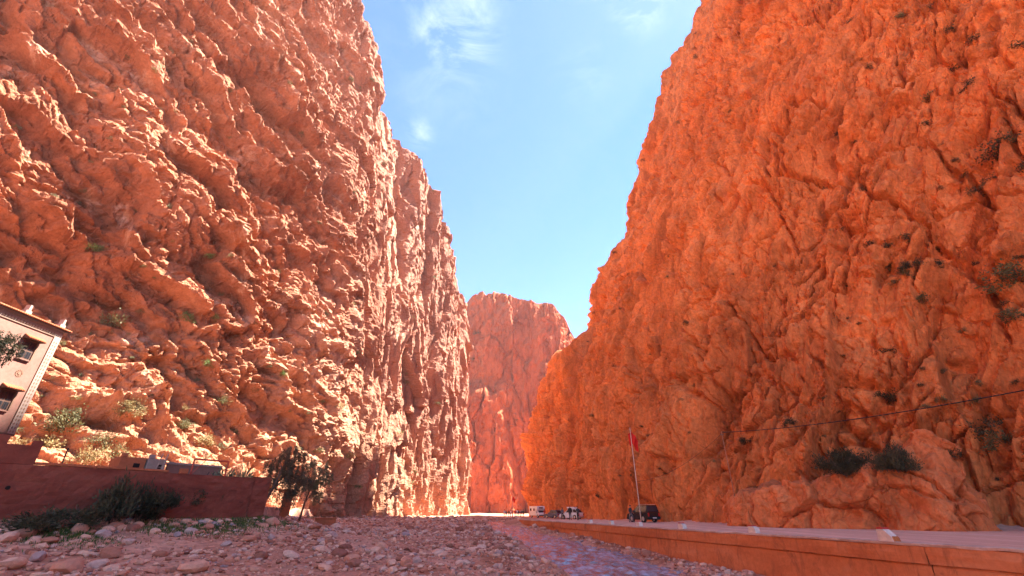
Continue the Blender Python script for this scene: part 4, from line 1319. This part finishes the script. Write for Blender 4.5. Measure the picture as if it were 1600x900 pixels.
def tree(name, label, base, trunk, lobes, mat_key, n, leaf, droop, seed, group=None):
    """trunk: list of (dx, dy, z, r); lobes: (dx, dy, z, rx, rz, share)."""
    t_ = thing(name, label, 'tree', base, 0, group)
    r_ = np.random.default_rng(seed)
    MB().tube([(a, b, c) for a, b, c, _ in trunk], [q[3] for q in trunk], 9).build('trunk', M['bark'], t_, smooth=True)
    tot = sum(l[5] for l in lobes); V = []
    for lx, ly, lz, rx, rz_, sh in lobes:
        st = min(trunk, key=lambda q: abs(q[2] - lz * 0.75) + (q[2] > lz) * 5)
        mid = Vector(((st[0] + lx) / 2, (st[1] + ly) / 2, (st[2] + lz) / 2 + 0.2))
        MB().tube([(st[0], st[1], st[2]), mid, (lx, ly, lz)], [st[3] * 0.6, st[3] * 0.4, 0.02], 6).build('limb', M['bark'], t_, smooth=True)
        m = int(n * sh / tot)
        ntw = 26
        tw = r_.normal(size=(ntw, 3)); tw /= np.linalg.norm(tw, axis=1, keepdims=True); tw *= r_.uniform(0.25, 1.0, (ntw, 1)) ** 0.5 * np.array([rx, rx, rz_])
        k = r_.integers(0, ntw, m); along = r_.uniform(0, 1, (m, 1)) ** 1.2
        hang = np.array([0, 0, -1.0]) * along * droop * r_.uniform(0.5, 1.3, (ntw, 1))[k]
        b = tw[k] + hang + r_.normal(0, 0.07, (m, 3)) + tw[k] * 0.10 * along
        d = np.array([0, 0, -0.9 * droop]) + r_.normal(0, 0.55, (m, 3)) + tw[k] * 0.3
        V.append(leaves(b + np.array([lx, ly, lz]), d, r_.uniform(0.6, 1.3, m) * leaf, r_.uniform(0.10, 0.16, m) * leaf, r_))
    leaf_object('crown', np.concatenate(V), M[mat_key], t_)
    return t_


g = ground_at(412, 800)
TY = 39.5
def rel(px, py, Y, b): p = at_y(px, py, Y); return (p.x - b[0], p.y - b[1], p.z - b[2])


b0 = (at_y(402, 800, TY).x, TY, 2.55)
tree('tamarisk_tree', 'dark drooping tree leaning at the end of the red wall', b0,
     [(0, 0, -0.2, 0.13), (*rel(415, 782, TY, b0), 0.11), (*rel(428, 760, TY, b0), 0.10), (*rel(440, 735, TY, b0), 0.08), (*rel(450, 712, TY, b0), 0.05)],
     [(*rel(455, 702, TY, b0), 0.9, 0.55, 1.0), (*rel(436, 722, TY, b0), 1.0, 0.6, 1.2), (*rel(462, 730, TY, b0), 1.0, 0.7, 1.6), (*rel(424, 745, TY + 0.3, b0), 0.75, 0.5, 0.9), (*rel(452, 757, TY - 0.3, b0), 0.8, 0.55, 1.2), (*rel(472, 705, TY, b0), 0.5, 0.4, 0.5), (*rel(478, 742, TY, b0), 0.6, 0.45, 0.7)],
     'leaf_tree', 15000, 0.16, 1.15, 31)
b1 = (at_y(470, 800, 44).x, 44, 2.5)
tree('feathery_tree', 'lighter grey-green feathery tree right of the dark drooping tree', b1,
     [(0, 0, -0.2, 0.10), (*rel(476, 785, 44, b1), 0.08), (*rel(484, 765, 44, b1), 0.06), (*rel(495, 740, 44, b1), 0.04)],
     [(*rel(498, 728, 44, b1), 0.9, 0.6, 1), (*rel(507, 742, 44, b1), 0.8, 0.6, 1), (*rel(488, 752, 44, b1), 0.8, 0.5, 1), (*rel(495, 768, 44, b1), 0.6, 0.4, 0.6)], 'leaf_grey', 6500, 0.16, 0.7, 32)
b2 = (-30.3, 22.6, 2.7)
tree('overhanging_tree', 'dark feathery tree reaching in front of the house from the left edge', b2,
     [(0, 0, -0.3, 0.2), (0.3, 0.1, 2.5, 0.17), (0.5, 0.3, 5.0, 0.13), (0.7, 0.8, 7.6, 0.08)],
     [(*rel(10, 535, 24.6, b2), 0.75, 0.65, 1.3), (*rel(-25, 528, 24.2, b2), 1.0, 0.8, 1.4), (*rel(-60, 560, 24, b2), 1.2, 0.9, 1.6), (0.4, 0.2, 8.4, 1.2, 0.9, 1.4), (-0.8, -0.6, 7.2, 1.2, 0.9, 1.2)], 'leaf_near_black', 7000, 0.22, 0.7, 33)


# pale pillar and block beside the trees
def pier(name, label, cat, px, py, Y, w, h, mat):
    p = at_y(px, py, Y); z = float(ground_h(p.x, p.y)) - 0.15
    t_ = thing(name, label, cat, (p.x, p.y, z), 0.4)
    MB().box((-w / 2, -w / 2, 0), (w / 2, w / 2, h)).build('shaft', mat, t_, bevel=0.04)
    MB().box((-w / 2 - 0.05, -w / 2 - 0.05, h + 0.003), (w / 2 + 0.05, w / 2 + 0.05, h + 0.12)).build('cap', mat, t_, bevel=0.03)
    return t_


pier('gate_pier', 'pale plastered gate pier beside the dark drooping tree', 'pier', 447, 790, 42, 0.75, 2.3, M['orange_plaster'])
pier('stone_block', 'squat tan masonry block at the foot of the fluted wall', 'block', 511, 797, 52, 2.0, 0.85, M['orange_plaster'])

# grass on the left bank
def grass_patch():
    n = 9000
    c_ = np.array([ground_at(px, py)[:2] for px, py in ((330, 822), (360, 818), (395, 815), (420, 812), (300, 824), (470, 806), (492, 805), (80, 836), (120, 838), (250, 826))])
    k = rng.integers(0, len(c_), n)
    b = c_[k] + rng.normal(0, 1, (n, 2)) * np.array([1.2, 0.9])
    b = b[b[:, 0] > xleft(b[:, 1]) + 0.15]; n = len(b)
    base = np.concatenate([b, (ground_h(b[:, 0], b[:, 1]) - 0.01)[:, None]], 1)
    V = leaves(base, np.array([0, 0, 1.0]) + rng.normal(0, 0.35, (n, 3)), rng.uniform(0.1, 0.28, n), rng.uniform(0.012, 0.025, n))
    o = leaf_object('grass', V, M['grass'])
    tag(o, 'short green grass on the bank below the red wall', 'grass', kind='stuff')


grass_patch()

# ------------------------------------------------------------------ flags, pole and cable
def flag_pole(label_pole, label_flag, base, h, fw, fh, r_, lean=(0, 0)):
    t_ = thing('flag_pole', label_pole, 'flag pole', base)
    MB().tube([(0, 0, 0), (lean[0] * h * 0.5, lean[1] * h * 0.5, h * 0.5), (lean[0] * h, lean[1] * h, h)], [r_, r_ * 0.85, r_ * 0.5], 8).build('shaft', M['pole'], t_, smooth=True)
    MB().tube([(0, 0, -0.25), (0, 0, 0.35)], r_ * 1.7, 8).build('socket', M['black'], t_)
    f_ = thing('flag', label_flag, 'flag', (base[0] + lean[0] * h * 0.96, base[1], base[2] + h * 0.96))
    # cloth hanging half folded beside the pole
    u, v = np.meshgrid(np.linspace(0, 1, 20), np.linspace(0, 1, 26), indexing='ij')
    X = 0.03 + u * fw * (0.45 - 0.15 * v) + 0.03 * np.sin(v * 5 + u * 3)
    Y = 0.16 * fw * np.sin(u * 9 + v * 2) * u ** 0.5
    Z = -v * fh * 0.62 - u * fh * 0.52 + 0.03 * np.sin(u * 7)
    X = X - 0.30 * fw * np.maximum(0, 0.5 - v) * u * 0 - 0.2 * fw * (1 - u) * v * 0
    o = grid_mesh('cloth', np.stack([X, Y, Z], -1), M['flag'], smooth=True, parent=f_)
    m2 = o.modifiers.new('thick', 'SOLIDIFY'); m2.thickness = 0.006
    # second fold on the other side of the pole
    X2 = -0.02 - u * fw * 0.16 * (1 - 0.4 * v); Z2 = -0.12 - v * fh * 0.66 - u * 0.1
    o2 = grid_mesh('fold', np.stack([X2, 0.05 + 0.05 * np.sin(u * 6 + v * 3), Z2], -1), M['flag'], smooth=True, parent=f_)
    o2.modifiers.new('thick', 'SOLIDIFY').thickness = 0.006
    return t_


fy = 38.5
fb = Vector((at_y(1003, 824, fy).x, fy, float(rlev(fy)) + EYE + 0.03))
fx_px = 800 + FPX * fb.x / (fy * math.cos(PITCH) + (fb.z - EYE) * math.sin(PITCH))
tz = at_y(984, 668, fy).z
flag_pole('tall pale flag pole on the parapet in front of the black car', 'red flag hanging limp at the top of the tall pale pole', fb, tz - fb.z, 1.25, 1.5, 0.04, ((at_y(984, 668, fy).x - fb.x) / (tz - fb.z), 0))
p = road_at(801, 126)
p.z = float(ground_h(p.x, p.y)) - 0.05
flag_pole('thin distant flag pole by the crowd at the gorge mouth', 'small distant red flag above the crowd', p, at_y(801, 774, 126).z - p.z, 1.6, 1.5, 0.04)


def power_line():
    pb = road_at(1127, 43); pb.x = at_y(1127, 674, 43).x
    t_ = thing('power_pole', 'thin wooden power pole standing against the foot of the right cliff', 'power pole', (pb.x, pb.y, pb.z - 0.2))
    top = at_y(1127, 674, 43).z
    MB().tube([(0, 0, 0), (0, 0, top - pb.z + 0.2)], [0.045, 0.03], 8).build('shaft', M['dusty_wood'], t_, smooth=True)
    MB().box((-0.16, -0.03, top - pb.z - 0.15), (0.16, 0.03, top - pb.z - 0.08)).build('cross_arm', M['wood'], t_)
    for x in (-0.12, 0.12):
        MB().tube([(x, 0, top - pb.z - 0.08), (x, 0, top - pb.z + 0.04)], 0.025, 7).build('insulator', M['dark_wood'], t_)
    a = Vector((pb.x + 0.1, pb.y - 0.05, top - 0.1))

    def cable(label, pts, sag, r_):
        cps = []
        for (p0, p1) in zip(pts[:-1], pts[1:]):
            for k in range(24):
                f_ = k / 24; q = p0.lerp(p1, f_); q = q - Vector((0, 0, sag * 4 * f_ * (1 - f_))); cps.append(q)
        cps.append(pts[-1])
        o = MB().tube(cps, r_, 6).build('power_cable', M['cable'], None, smooth=True)
        tag(o, label, 'cable', 'power cables along the right cliff')
    b = at_y(1620, 606, 21)
    cable('dark power cable running from the pole to the upper right frame edge', [a, b, at_y(2100, 500, 15)], 0.35, 0.028)
    c = hit(998, 752, cliff_right)[0] + Vector((-0.2, -0.2, 0))
    cable('faint thin power cable dropping from the pole towards the flag', [a, c], 0.9, 0.014)


power_line()

# ------------------------------------------------------------------ vehicles
def wheel(parent, x, y, r_, w):
    o = MB(); seg = 18
    prof = [(0.62 * r_, -w / 2), (0.92 * r_, -w / 2), (r_, -w * 0.35), (r_, w * 0.35), (0.92 * r_, w / 2), (0.62 * r_, w / 2)]
    vs_, fs = [], []
    for k in range(seg):
        a = 2 * math.pi * k / seg
        for rr_, yy in prof: vs_.append((x + rr_ * math.cos(a), y + yy, r_ + rr_ * math.sin(a)))
    m = len(prof)
    for k in range(seg):
        for i in range(m - 1):
            fs.append((k * m + i, ((k + 1) % seg) * m + i, ((k + 1) % seg) * m + i + 1, k * m + i + 1))
    o.add(vs_, fs); t_ = o.build('wheel', M['black'], parent, smooth=True)
    MB().tube([(x, y - w * 0.42, r_), (x, y + w * 0.42, r_)], 0.63 * r_, 14).build('rim', M['silver'], t_)


def frustum(x0, x1, y0, z0, X0, X1, Y0, z1):
    return [(x0, -y0, z0), (x1, -y0, z0), (x1, y0, z0), (x0, y0, z0), (X0, -Y0, z1), (X1, -Y0, z1), (X1, Y0, z1), (X0, Y0, z1)], [(0, 3, 2, 1), (4, 5, 6, 7), (0, 1, 5, 4), (1, 2, 6, 5), (2, 3, 7, 6), (3, 0, 4, 7)]


def quad_on(parent, name, mat, pts, off):
    pts = [Vector(p) for p in pts]; n = (pts[1] - pts[0]).cross(pts[2] - pts[0]).normalized() * off
    MB().add([p + n for p in pts] + [p - n * 0.3 for p in pts], [(0, 1, 2, 3), (7, 6, 5, 4), (0, 4, 5, 1), (1, 5, 6, 2), (2, 6, 7, 3), (3, 7, 4, 0)]).build(name, mat, parent)


def car(label, loc, rz, L_, W, Hh, hood, paint, suv=True, extras=True):
    """Local +x is forward."""
    t_ = thing('parked_car', label, 'car', loc, rz, 'vehicles parked on the road')
    r_ = 0.37 if suv else 0.31; w = W / 2; belt = Hh * 0.58; sill = r_ * 0.75; xr, xf = -L_ / 2, L_ / 2
    prof = [(xr + 0.05, sill + 0.1), (xr, sill + 0.35), (xr + 0.03, belt), (xf - hood, belt), (xf - 0.15, belt - 0.14), (xf, belt - 0.35), (xf, sill + 0.12), (xf - 0.12, sill)]
    # wheel arches cut into the lower edge
    for cx in (xf - 0.85, xr + 0.85):
        for k in range(7):
            a = math.pi * k / 6
            prof.append((cx + (r_ + 0.07) * math.cos(a), max(sill, r_ + (r_ + 0.07) * math.sin(a)) if 0 < k < 6 else sill))
    prof.append((xr + 0.15, sill))
    MB().prism(prof, -w, w).build('body', paint, t_, bevel=0.03)
    c0, c1 = xr + 0.06, xf - hood + 0.02
    C0, C1 = xr + (0.22 if suv else 0.75), xf - hood - 0.75
    tw = w * 0.80
    v_, f_ = frustum(c0, c1, w - 0.03, belt + 0.003, C0, C1, tw, Hh)
    MB().add(v_, f_).build('cabin', paint, t_, bevel=0.04)
    def mixp(a, b, f): return tuple(p + (q - p) * f for p, q in zip(a, b))
    for sgn in (-1, 1):
        lo0, lo1, hi0, hi1 = (c0, sgn * (w - 0.03), belt), (c1, sgn * (w - 0.03), belt), (C0, sgn * tw, Hh), (C1, sgn * tw, Hh)
        for a, b in ((0.06, 0.36), (0.40, 0.66), (0.70, 0.95)):
            q = [mixp(mixp(lo0, lo1, a), mixp(hi0, hi1, a), 0.12), mixp(mixp(lo0, lo1, b), mixp(hi0, hi1, b), 0.12), mixp(mixp(lo0, lo1, b), mixp(hi0, hi1, b), 0.84), mixp(mixp(lo0, lo1, a), mixp(hi0, hi1, a), 0.84)]
            quad_on(t_, 'side_window', M['glass'], q if sgn < 0 else q[::-1], 0.012)
        MB().box((c1 - 0.25, sgn * (w + 0.02) - 0.09, belt + 0.05), (c1 - 0.13, sgn * (w + 0.02) + 0.09, belt + 0.2)).build('mirror', paint, t_, bevel=0.02)
        MB().box((xr - 0.02, sgn * (w - 0.13) - 0.1, belt - 0.4), (xr + 0.06, sgn * (w - 0.13) + 0.1, belt - 0.05)).build('tail_light', M['tail_red'], t_, bevel=0.02)
        MB().box((xf - 0.06, sgn * (w - 0.22) - 0.16, belt - 0.42), (xf + 0.02, sgn * (w - 0.22) + 0.16, belt - 0.26)).build('headlight', M['lamp_clear'], t_, bevel=0.02)
        for cx in (xf - 0.85, xr + 0.85): wheel(t_, cx, sgn * (w - 0.12), r_, 0.24)
        if extras and suv:
            MB().tube([(C0 + 0.1, sgn * (tw - 0.08), Hh + 0.06), (C1 - 0.1, sgn * (tw - 0.08), Hh + 0.06)], 0.022, 6).build('roof_rail', M['silver'], t_)
    for (xa, za, xb, zb, nm) in ((c0, belt, C0, Hh, 'rear_window'), (c1, belt, C1, Hh, 'windscreen')):
        ya, yb = w - 0.03, tw
        q = [mixp((xa, -ya, za), (xb, -yb, zb), 0.12), mixp((xa, ya, za), (xb, yb, zb), 0.12), mixp((xa, ya, za), (xb, yb, zb), 0.86), mixp((xa, -ya, za), (xb, -yb, zb), 0.86)]
        q = [(p[0], p[1] * 0.88, p[2]) for p in q]
        quad_on(t_, nm, M['glass'], q[::-1] if nm == 'rear_window' else q, 0.012)
    MB().box((xr - 0.08, -w + 0.04, sill + 0.05), (xr + 0.08, w - 0.04, sill + 0.28)).build('bumper', M['black'] if paint is M['black_car'] else M['silver'], t_, bevel=0.03)
    MB().box((xf - 0.08, -w + 0.04, sill + 0.02), (xf + 0.08, w - 0.04, sill + 0.24)).build('bumper', M['black'] if paint is M['black_car'] else M['silver'], t_, bevel=0.03)
    MB().box((xr - 0.095, -0.26, sill + 0.12), (xr - 0.083, 0.26, sill + 0.24)).build('number_plate', M['white_paint'], t_)
    return t_


def camper(label, loc, rz):
    t_ = thing('camper_van', label, 'camper van', loc, rz, 'vehicles parked on the road')
    MB().prism([(-2.4, 0.45), (1.2, 0.45), (1.2, 1.35), (1.55, 1.45), (1.9, 1.75), (1.85, 2.25), (1.6, 2.35), (-2.4, 2.35)], -0.95, 0.95).build('body', M['white_car'], t_, bevel=0.05)
    MB().prism([(1.205, 0.40), (2.5, 0.40), (2.5, 0.85), (2.2, 1.02), (1.75, 1.48), (1.56, 1.44), (1.205, 1.34)], -0.85, 0.85).build('cab', M['white_car'], t_, bevel=0.05)
    quad_on(t_, 'windscreen', M['glass'], [(2.17, -0.72, 1.06), (2.17, 0.72, 1.06), (1.80, 0.66, 1.44), (1.80, -0.66, 1.44)], 0.02)
    quad_on(t_, 'alcove_window', M['glass'], [(1.90, -0.45, 1.85), (1.90, 0.45, 1.85), (1.87, 0.45, 2.12), (1.87, -0.45, 2.12)], 0.02)
    for sgn in (-1, 1):
        MB().box((1.35, sgn * 0.855 - 0.01, 0.95), (1.75, sgn * 0.855 + 0.01, 1.3)).build('cab_window', M['glass'], t_)
        MB().box((-0.2, sgn * 0.955 - 0.01, 1.4), (0.6, sgn * 0.955 + 0.01, 1.9)).build('side_window', M['glass'], t_)
        MB().box((-2.0, sgn * 0.955 - 0.01, 1.4), (-1.2, sgn * 0.955 + 0.01, 1.9)).build('side_window', M['glass'], t_)
        MB().box((2.46, sgn * 0.62 - 0.14, 0.66), (2.52, sgn * 0.62 + 0.14, 0.82)).build('headlight', M['lamp_clear'], t_)
        for cx in (1.75, -1.4): wheel(t_, cx, sgn * 0.78, 0.33, 0.22)
    MB().box((2.44, -0.8, 0.36), (2.58, 0.8, 0.56)).build('bumper', M['black'], t_, bevel=0.03)


def face(h): return h                                       # heading helper: rz of local +x


car('black four-wheel drive parked behind the tall flag pole', road_at(1005, 56), math.radians(90 + 24), 3.7, 1.7, 1.72, 1.15, M['black_car'])
camper('white camper van with raised alcove parked at the end of the road', road_at(840, 112), math.radians(-68))
car('dark blue car parked right of the white camper van', road_at(865, 100), math.radians(90 + 40), 4.0, 1.65, 1.5, 1.2, M['blue_car'], False)
wc = car('white car partly hidden behind the two standing people', road_at(893, 84), math.radians(90 + 50), 3.9, 1.65, 1.6, 1.1, M['white_car'], False)
MB().box((-0.9, -0.55, 1.62), (0.5, 0.55, 1.85)).build('roof_load', M['lamp_clear'], wc, bevel=0.05)

# ------------------------------------------------------------------ people
SKIN = [plain('skin_tone', (0.36, 0.19, 0.12), 0.6), plain('skin_tone', (0.25, 0.13, 0.08), 0.6)]
HAIR = plain('dark_hair', (0.02, 0.014, 0.010), 0.6)
CLOTH = {k: plain('cloth_' + k, c, 0.9, scale=14, bstr=0.2) for k, c in dict(black=(0.02, 0.02, 0.022), charcoal=(0.05, 0.05, 0.052), grey=(0.13, 0.13, 0.14), white=(0.62, 0.60, 0.57), red=(0.42, 0.03, 0.03), blue=(0.06, 0.09, 0.2), brown=(0.12, 0.07, 0.045), tan=(0.35, 0.25, 0.16), green=(0.07, 0.09, 0.05)).items()}


def body_mesh(pose):
    st, arm = pose                                           # stride, arm bend
    J = {'pelvis': (0, 0, .96, .14), 'waist': (0, 0, 1.14, .125), 'chest': (0, 0, 1.34, .15), 'neck0': (0, 0, 1.47, .075), 'neck': (0, -.01, 1.53, .052), 'head': (0, -.02, 1.62, .085), 'crown': (0, -.01, 1.70, .075), 'nose': (0, -.115, 1.61, .014)}
    Eg = [('pelvis', 'waist'), ('waist', 'chest'), ('chest', 'neck0'), ('neck0', 'neck'), ('neck', 'head'), ('head', 'crown'), ('head', 'nose')]
    for sg, s_ in (('l', 1), ('r', -1)):
        a = arm if s_ > 0 else arm * 0.6
        J['sh' + sg] = (s_ * .19, 0, 1.40, .07); J['el' + sg] = (s_ * .25, .03 - .05 * a, 1.13, .048)
        wx, wy, wz = s_ * (.26 - .12 * a), -.03 - .20 * a, .90 + .20 * a
        J['wr' + sg] = (wx, wy, wz, .030)
        d = Vector((-0.1 * s_ * a, -.35 - .6 * a, -1 + a)).normalized()
        J['pa' + sg] = (wx + d.x * .07, wy + d.y * .07, wz + d.z * .07, .030)
        Eg += [('chest', 'sh' + sg), ('sh' + sg, 'el' + sg), ('el' + sg, 'wr' + sg), ('wr' + sg, 'pa' + sg)]
        for k, (o_, ln) in enumerate(((-.030, .075), (-.010, .085), (.010, .080), (.030, .062))):
            J[f'f{k}' + sg] = (wx + d.x * (.09 + ln), wy + d.y * (.09 + ln) + o_, wz + d.z * (.09 + ln), .009)
            Eg.append(('pa' + sg, f'f{k}' + sg))
        J['th' + sg] = (wx + d.x * .08 - s_ * .01, wy - .06, wz + d.z * .08, .010); Eg.append(('wr' + sg, 'th' + sg))
        q = st * s_
        J['hi' + sg] = (s_ * .095, 0, .90, .095); J['kn' + sg] = (s_ * .10, -.16 * q - .02, .50, .064)
        J['an' + sg] = (s_ * .105, -.20 * q + .04, .09 + .02 * max(0, -q), .044); J['to' + sg] = (s_ * .125, -.20 * q - .13, .035, .036)
        Eg += [('pelvis', 'hi' + sg), ('hi' + sg, 'kn' + sg), ('kn' + sg, 'an' + sg), ('an' + sg, 'to' + sg)]
    names = list(J)
    me = bpy.data.meshes.new('body'); me.from_pydata([J[n][:3] for n in names], [(names.index(a), names.index(b)) for a, b in Eg], [])
    o = bpy.data.objects.new('body', me); link(o)
    sk = o.modifiers.new('skin', 'SKIN'); sk.use_smooth_shade = True
    for i, n in enumerate(names):
        v_ = me.skin_vertices[0].data[i]; v_.radius = (J[n][3], J[n][3] * (0.78 if n in ('chest', 'waist', 'pelvis') else 1)); v_.use_root = n == 'pelvis'
    o.modifiers.new('sub', 'SUBSURF').levels = 1
    o.modifiers['sub'].render_levels = 1
    dg = bpy.context.evaluated_depsgraph_get(); dg.update()
    out = bpy.data.meshes.new_from_object(o.evaluated_get(dg))
    bpy.data.objects.remove(o); return out


POSES = [body_mesh((0.0, 0.0)), body_mesh((1.0, 0.5)), body_mesh((0.3, 1.0))]


def person(label, loc, rz, height, top, legs, pose=0, skin=0, hat=None, group=None):
    t_ = thing('person', label, 'person', loc, rz, group)
    t_.scale = (height / 1.76,) * 3
    me = POSES[pose].copy(); me.name = 'body'; me.materials.clear()
    for m in (CLOTH[top], CLOTH[legs], SKIN[skin], M['black']): me.materials.append(m)
    idx = np.zeros(len(me.polygons), np.int32)
    for p_ in me.polygons:
        c_ = p_.center
        if c_.z > 1.50: k = 2
        elif c_.z < 0.085: k = 3
        elif abs(c_.x) > 0.15 and (0.70 < c_.z < 0.885 or (c_.y < -0.22 and c_.z > 0.8)): k = 2
        elif c_.z < 0.93 and abs(c_.x) < 0.215: k = 1
        else: k = 0
        idx[p_.index] = k
    me.polygons.foreach_set('material_index', idx); me.polygons.foreach_set('use_smooth', np.ones(len(idx), bool))
    link(bpy.data.objects.new('body', me), t_)
    h_ = MB(); vs_, fs = [], []; n_, m_ = 12, 6
    for i in range(m_):
        a = (i / (m_ - 1)) * 1.75
        for k in range(n_):
            b = 2 * math.pi * k / n_; rr_ = 0.108 * math.sin(a) if i else 0.002
            low = 1 if math.sin(b) > -0.3 else 0.72
            vs_.append((rr_ * math.cos(b), -0.012 + 1.1 * rr_ * math.sin(b), 1.66 + 0.115 * math.cos(a * low)))
    for i in range(m_ - 1):
        for k in range(n_): fs.append((i * n_ + k, i * n_ + (k + 1) % n_, (i + 1) * n_ + (k + 1) % n_, (i + 1) * n_ + k))
    h_.add(vs_, fs).build('hat' if hat else 'hair', CLOTH[hat] if hat else HAIR, t_, smooth=True)
    return t_


ROADP = 'people on the road'
person('person in black jacket and red cap standing on the road', road_at(891, 70), math.radians(150), 1.86, 'black', 'charcoal', 0, 0, 'red', ROADP)
person('person in dark jacket beside the one in the red cap', road_at(903, 69), math.radians(-40), 1.74, 'charcoal', 'black', 2, 0, None, ROADP)
person('person in dark clothes left of the red-capped one', road_at(879, 79), math.radians(30), 1.70, 'grey', 'black', 1, 1, None, ROADP)
person('person in red top right of the white camper van', road_at(851, 108), math.radians(10), 1.75, 'red', 'tan', 2, 0, 'red', ROADP)
person('person in dark jacket standing left of the black car', road_at(986, 55), math.radians(40), 1.72, 'charcoal', 'grey', 1, 0, None, ROADP)
CROWD = [(788, 'white', 'tan', 'person in white leftmost of the distant crowd'), (791, 'grey', 'charcoal', 'person in grey second from left in the distant crowd'), (795, 'black', 'charcoal', 'person in black left of the distant flag'),
         (798, 'white', 'blue', 'person in white top and blue trousers under the distant flag'), (801, 'charcoal', 'black', 'person in charcoal just under the distant flag'), (805, 'red', 'black', 'person in red in the middle of the distant crowd'),
         (808, 'white', 'grey', 'person in white top right of the one in red, distant crowd'), (810.5, 'black', 'blue', 'person in black top and blue trousers in the distant crowd'), (813, 'blue', 'black', 'person in blue top in the distant crowd'),
         (815.5, 'black', 'black', 'person all in black near the right end of the distant crowd'), (818, 'brown', 'charcoal', 'person in brown at the right end of the distant crowd')]
rc = random.Random(3)
for k, (px, a, b, lab) in enumerate(CROWD):
    Y = rc.uniform(118, 130); q = road_at(px, Y); q.z = float(ground_h(q.x, q.y)) - 0.03
    if q.x > 0.5: q.z = max(q.z, float(rlev(Y)) + EYE - 0.03)
    person(lab, q, rc.uniform(0, 6.28), rc.uniform(1.62, 1.8), a, b, rc.randrange(3), rc.randrange(2), None, 'people gathered at the gorge mouth')

# ------------------------------------------------------------------ dusty air in the gorge
def haze():
    m = bpy.data.materials.new('dusty_air'); m.use_nodes = True
    nt = m.node_tree; nt.nodes.clear()
    out = nt.nodes.new('ShaderNodeOutputMaterial'); pv = nt.nodes.new('ShaderNodeVolumePrincipled')
    pv.inputs['Color'].default_value = (0.92, 0.88, 0.86, 1)
    pv.inputs['Density'].default_value = 0.00016
    pv.inputs['Anisotropy'].default_value = 0.3
    nt.links.new(pv.outputs[0], out.inputs['Volume'])
    o = MB().box((-950, -950, -6), (950, 1250, 285)).build('haze', m)
    tag(o, 'thin pale dusty haze filling the gorge', kind='stuff')


haze()
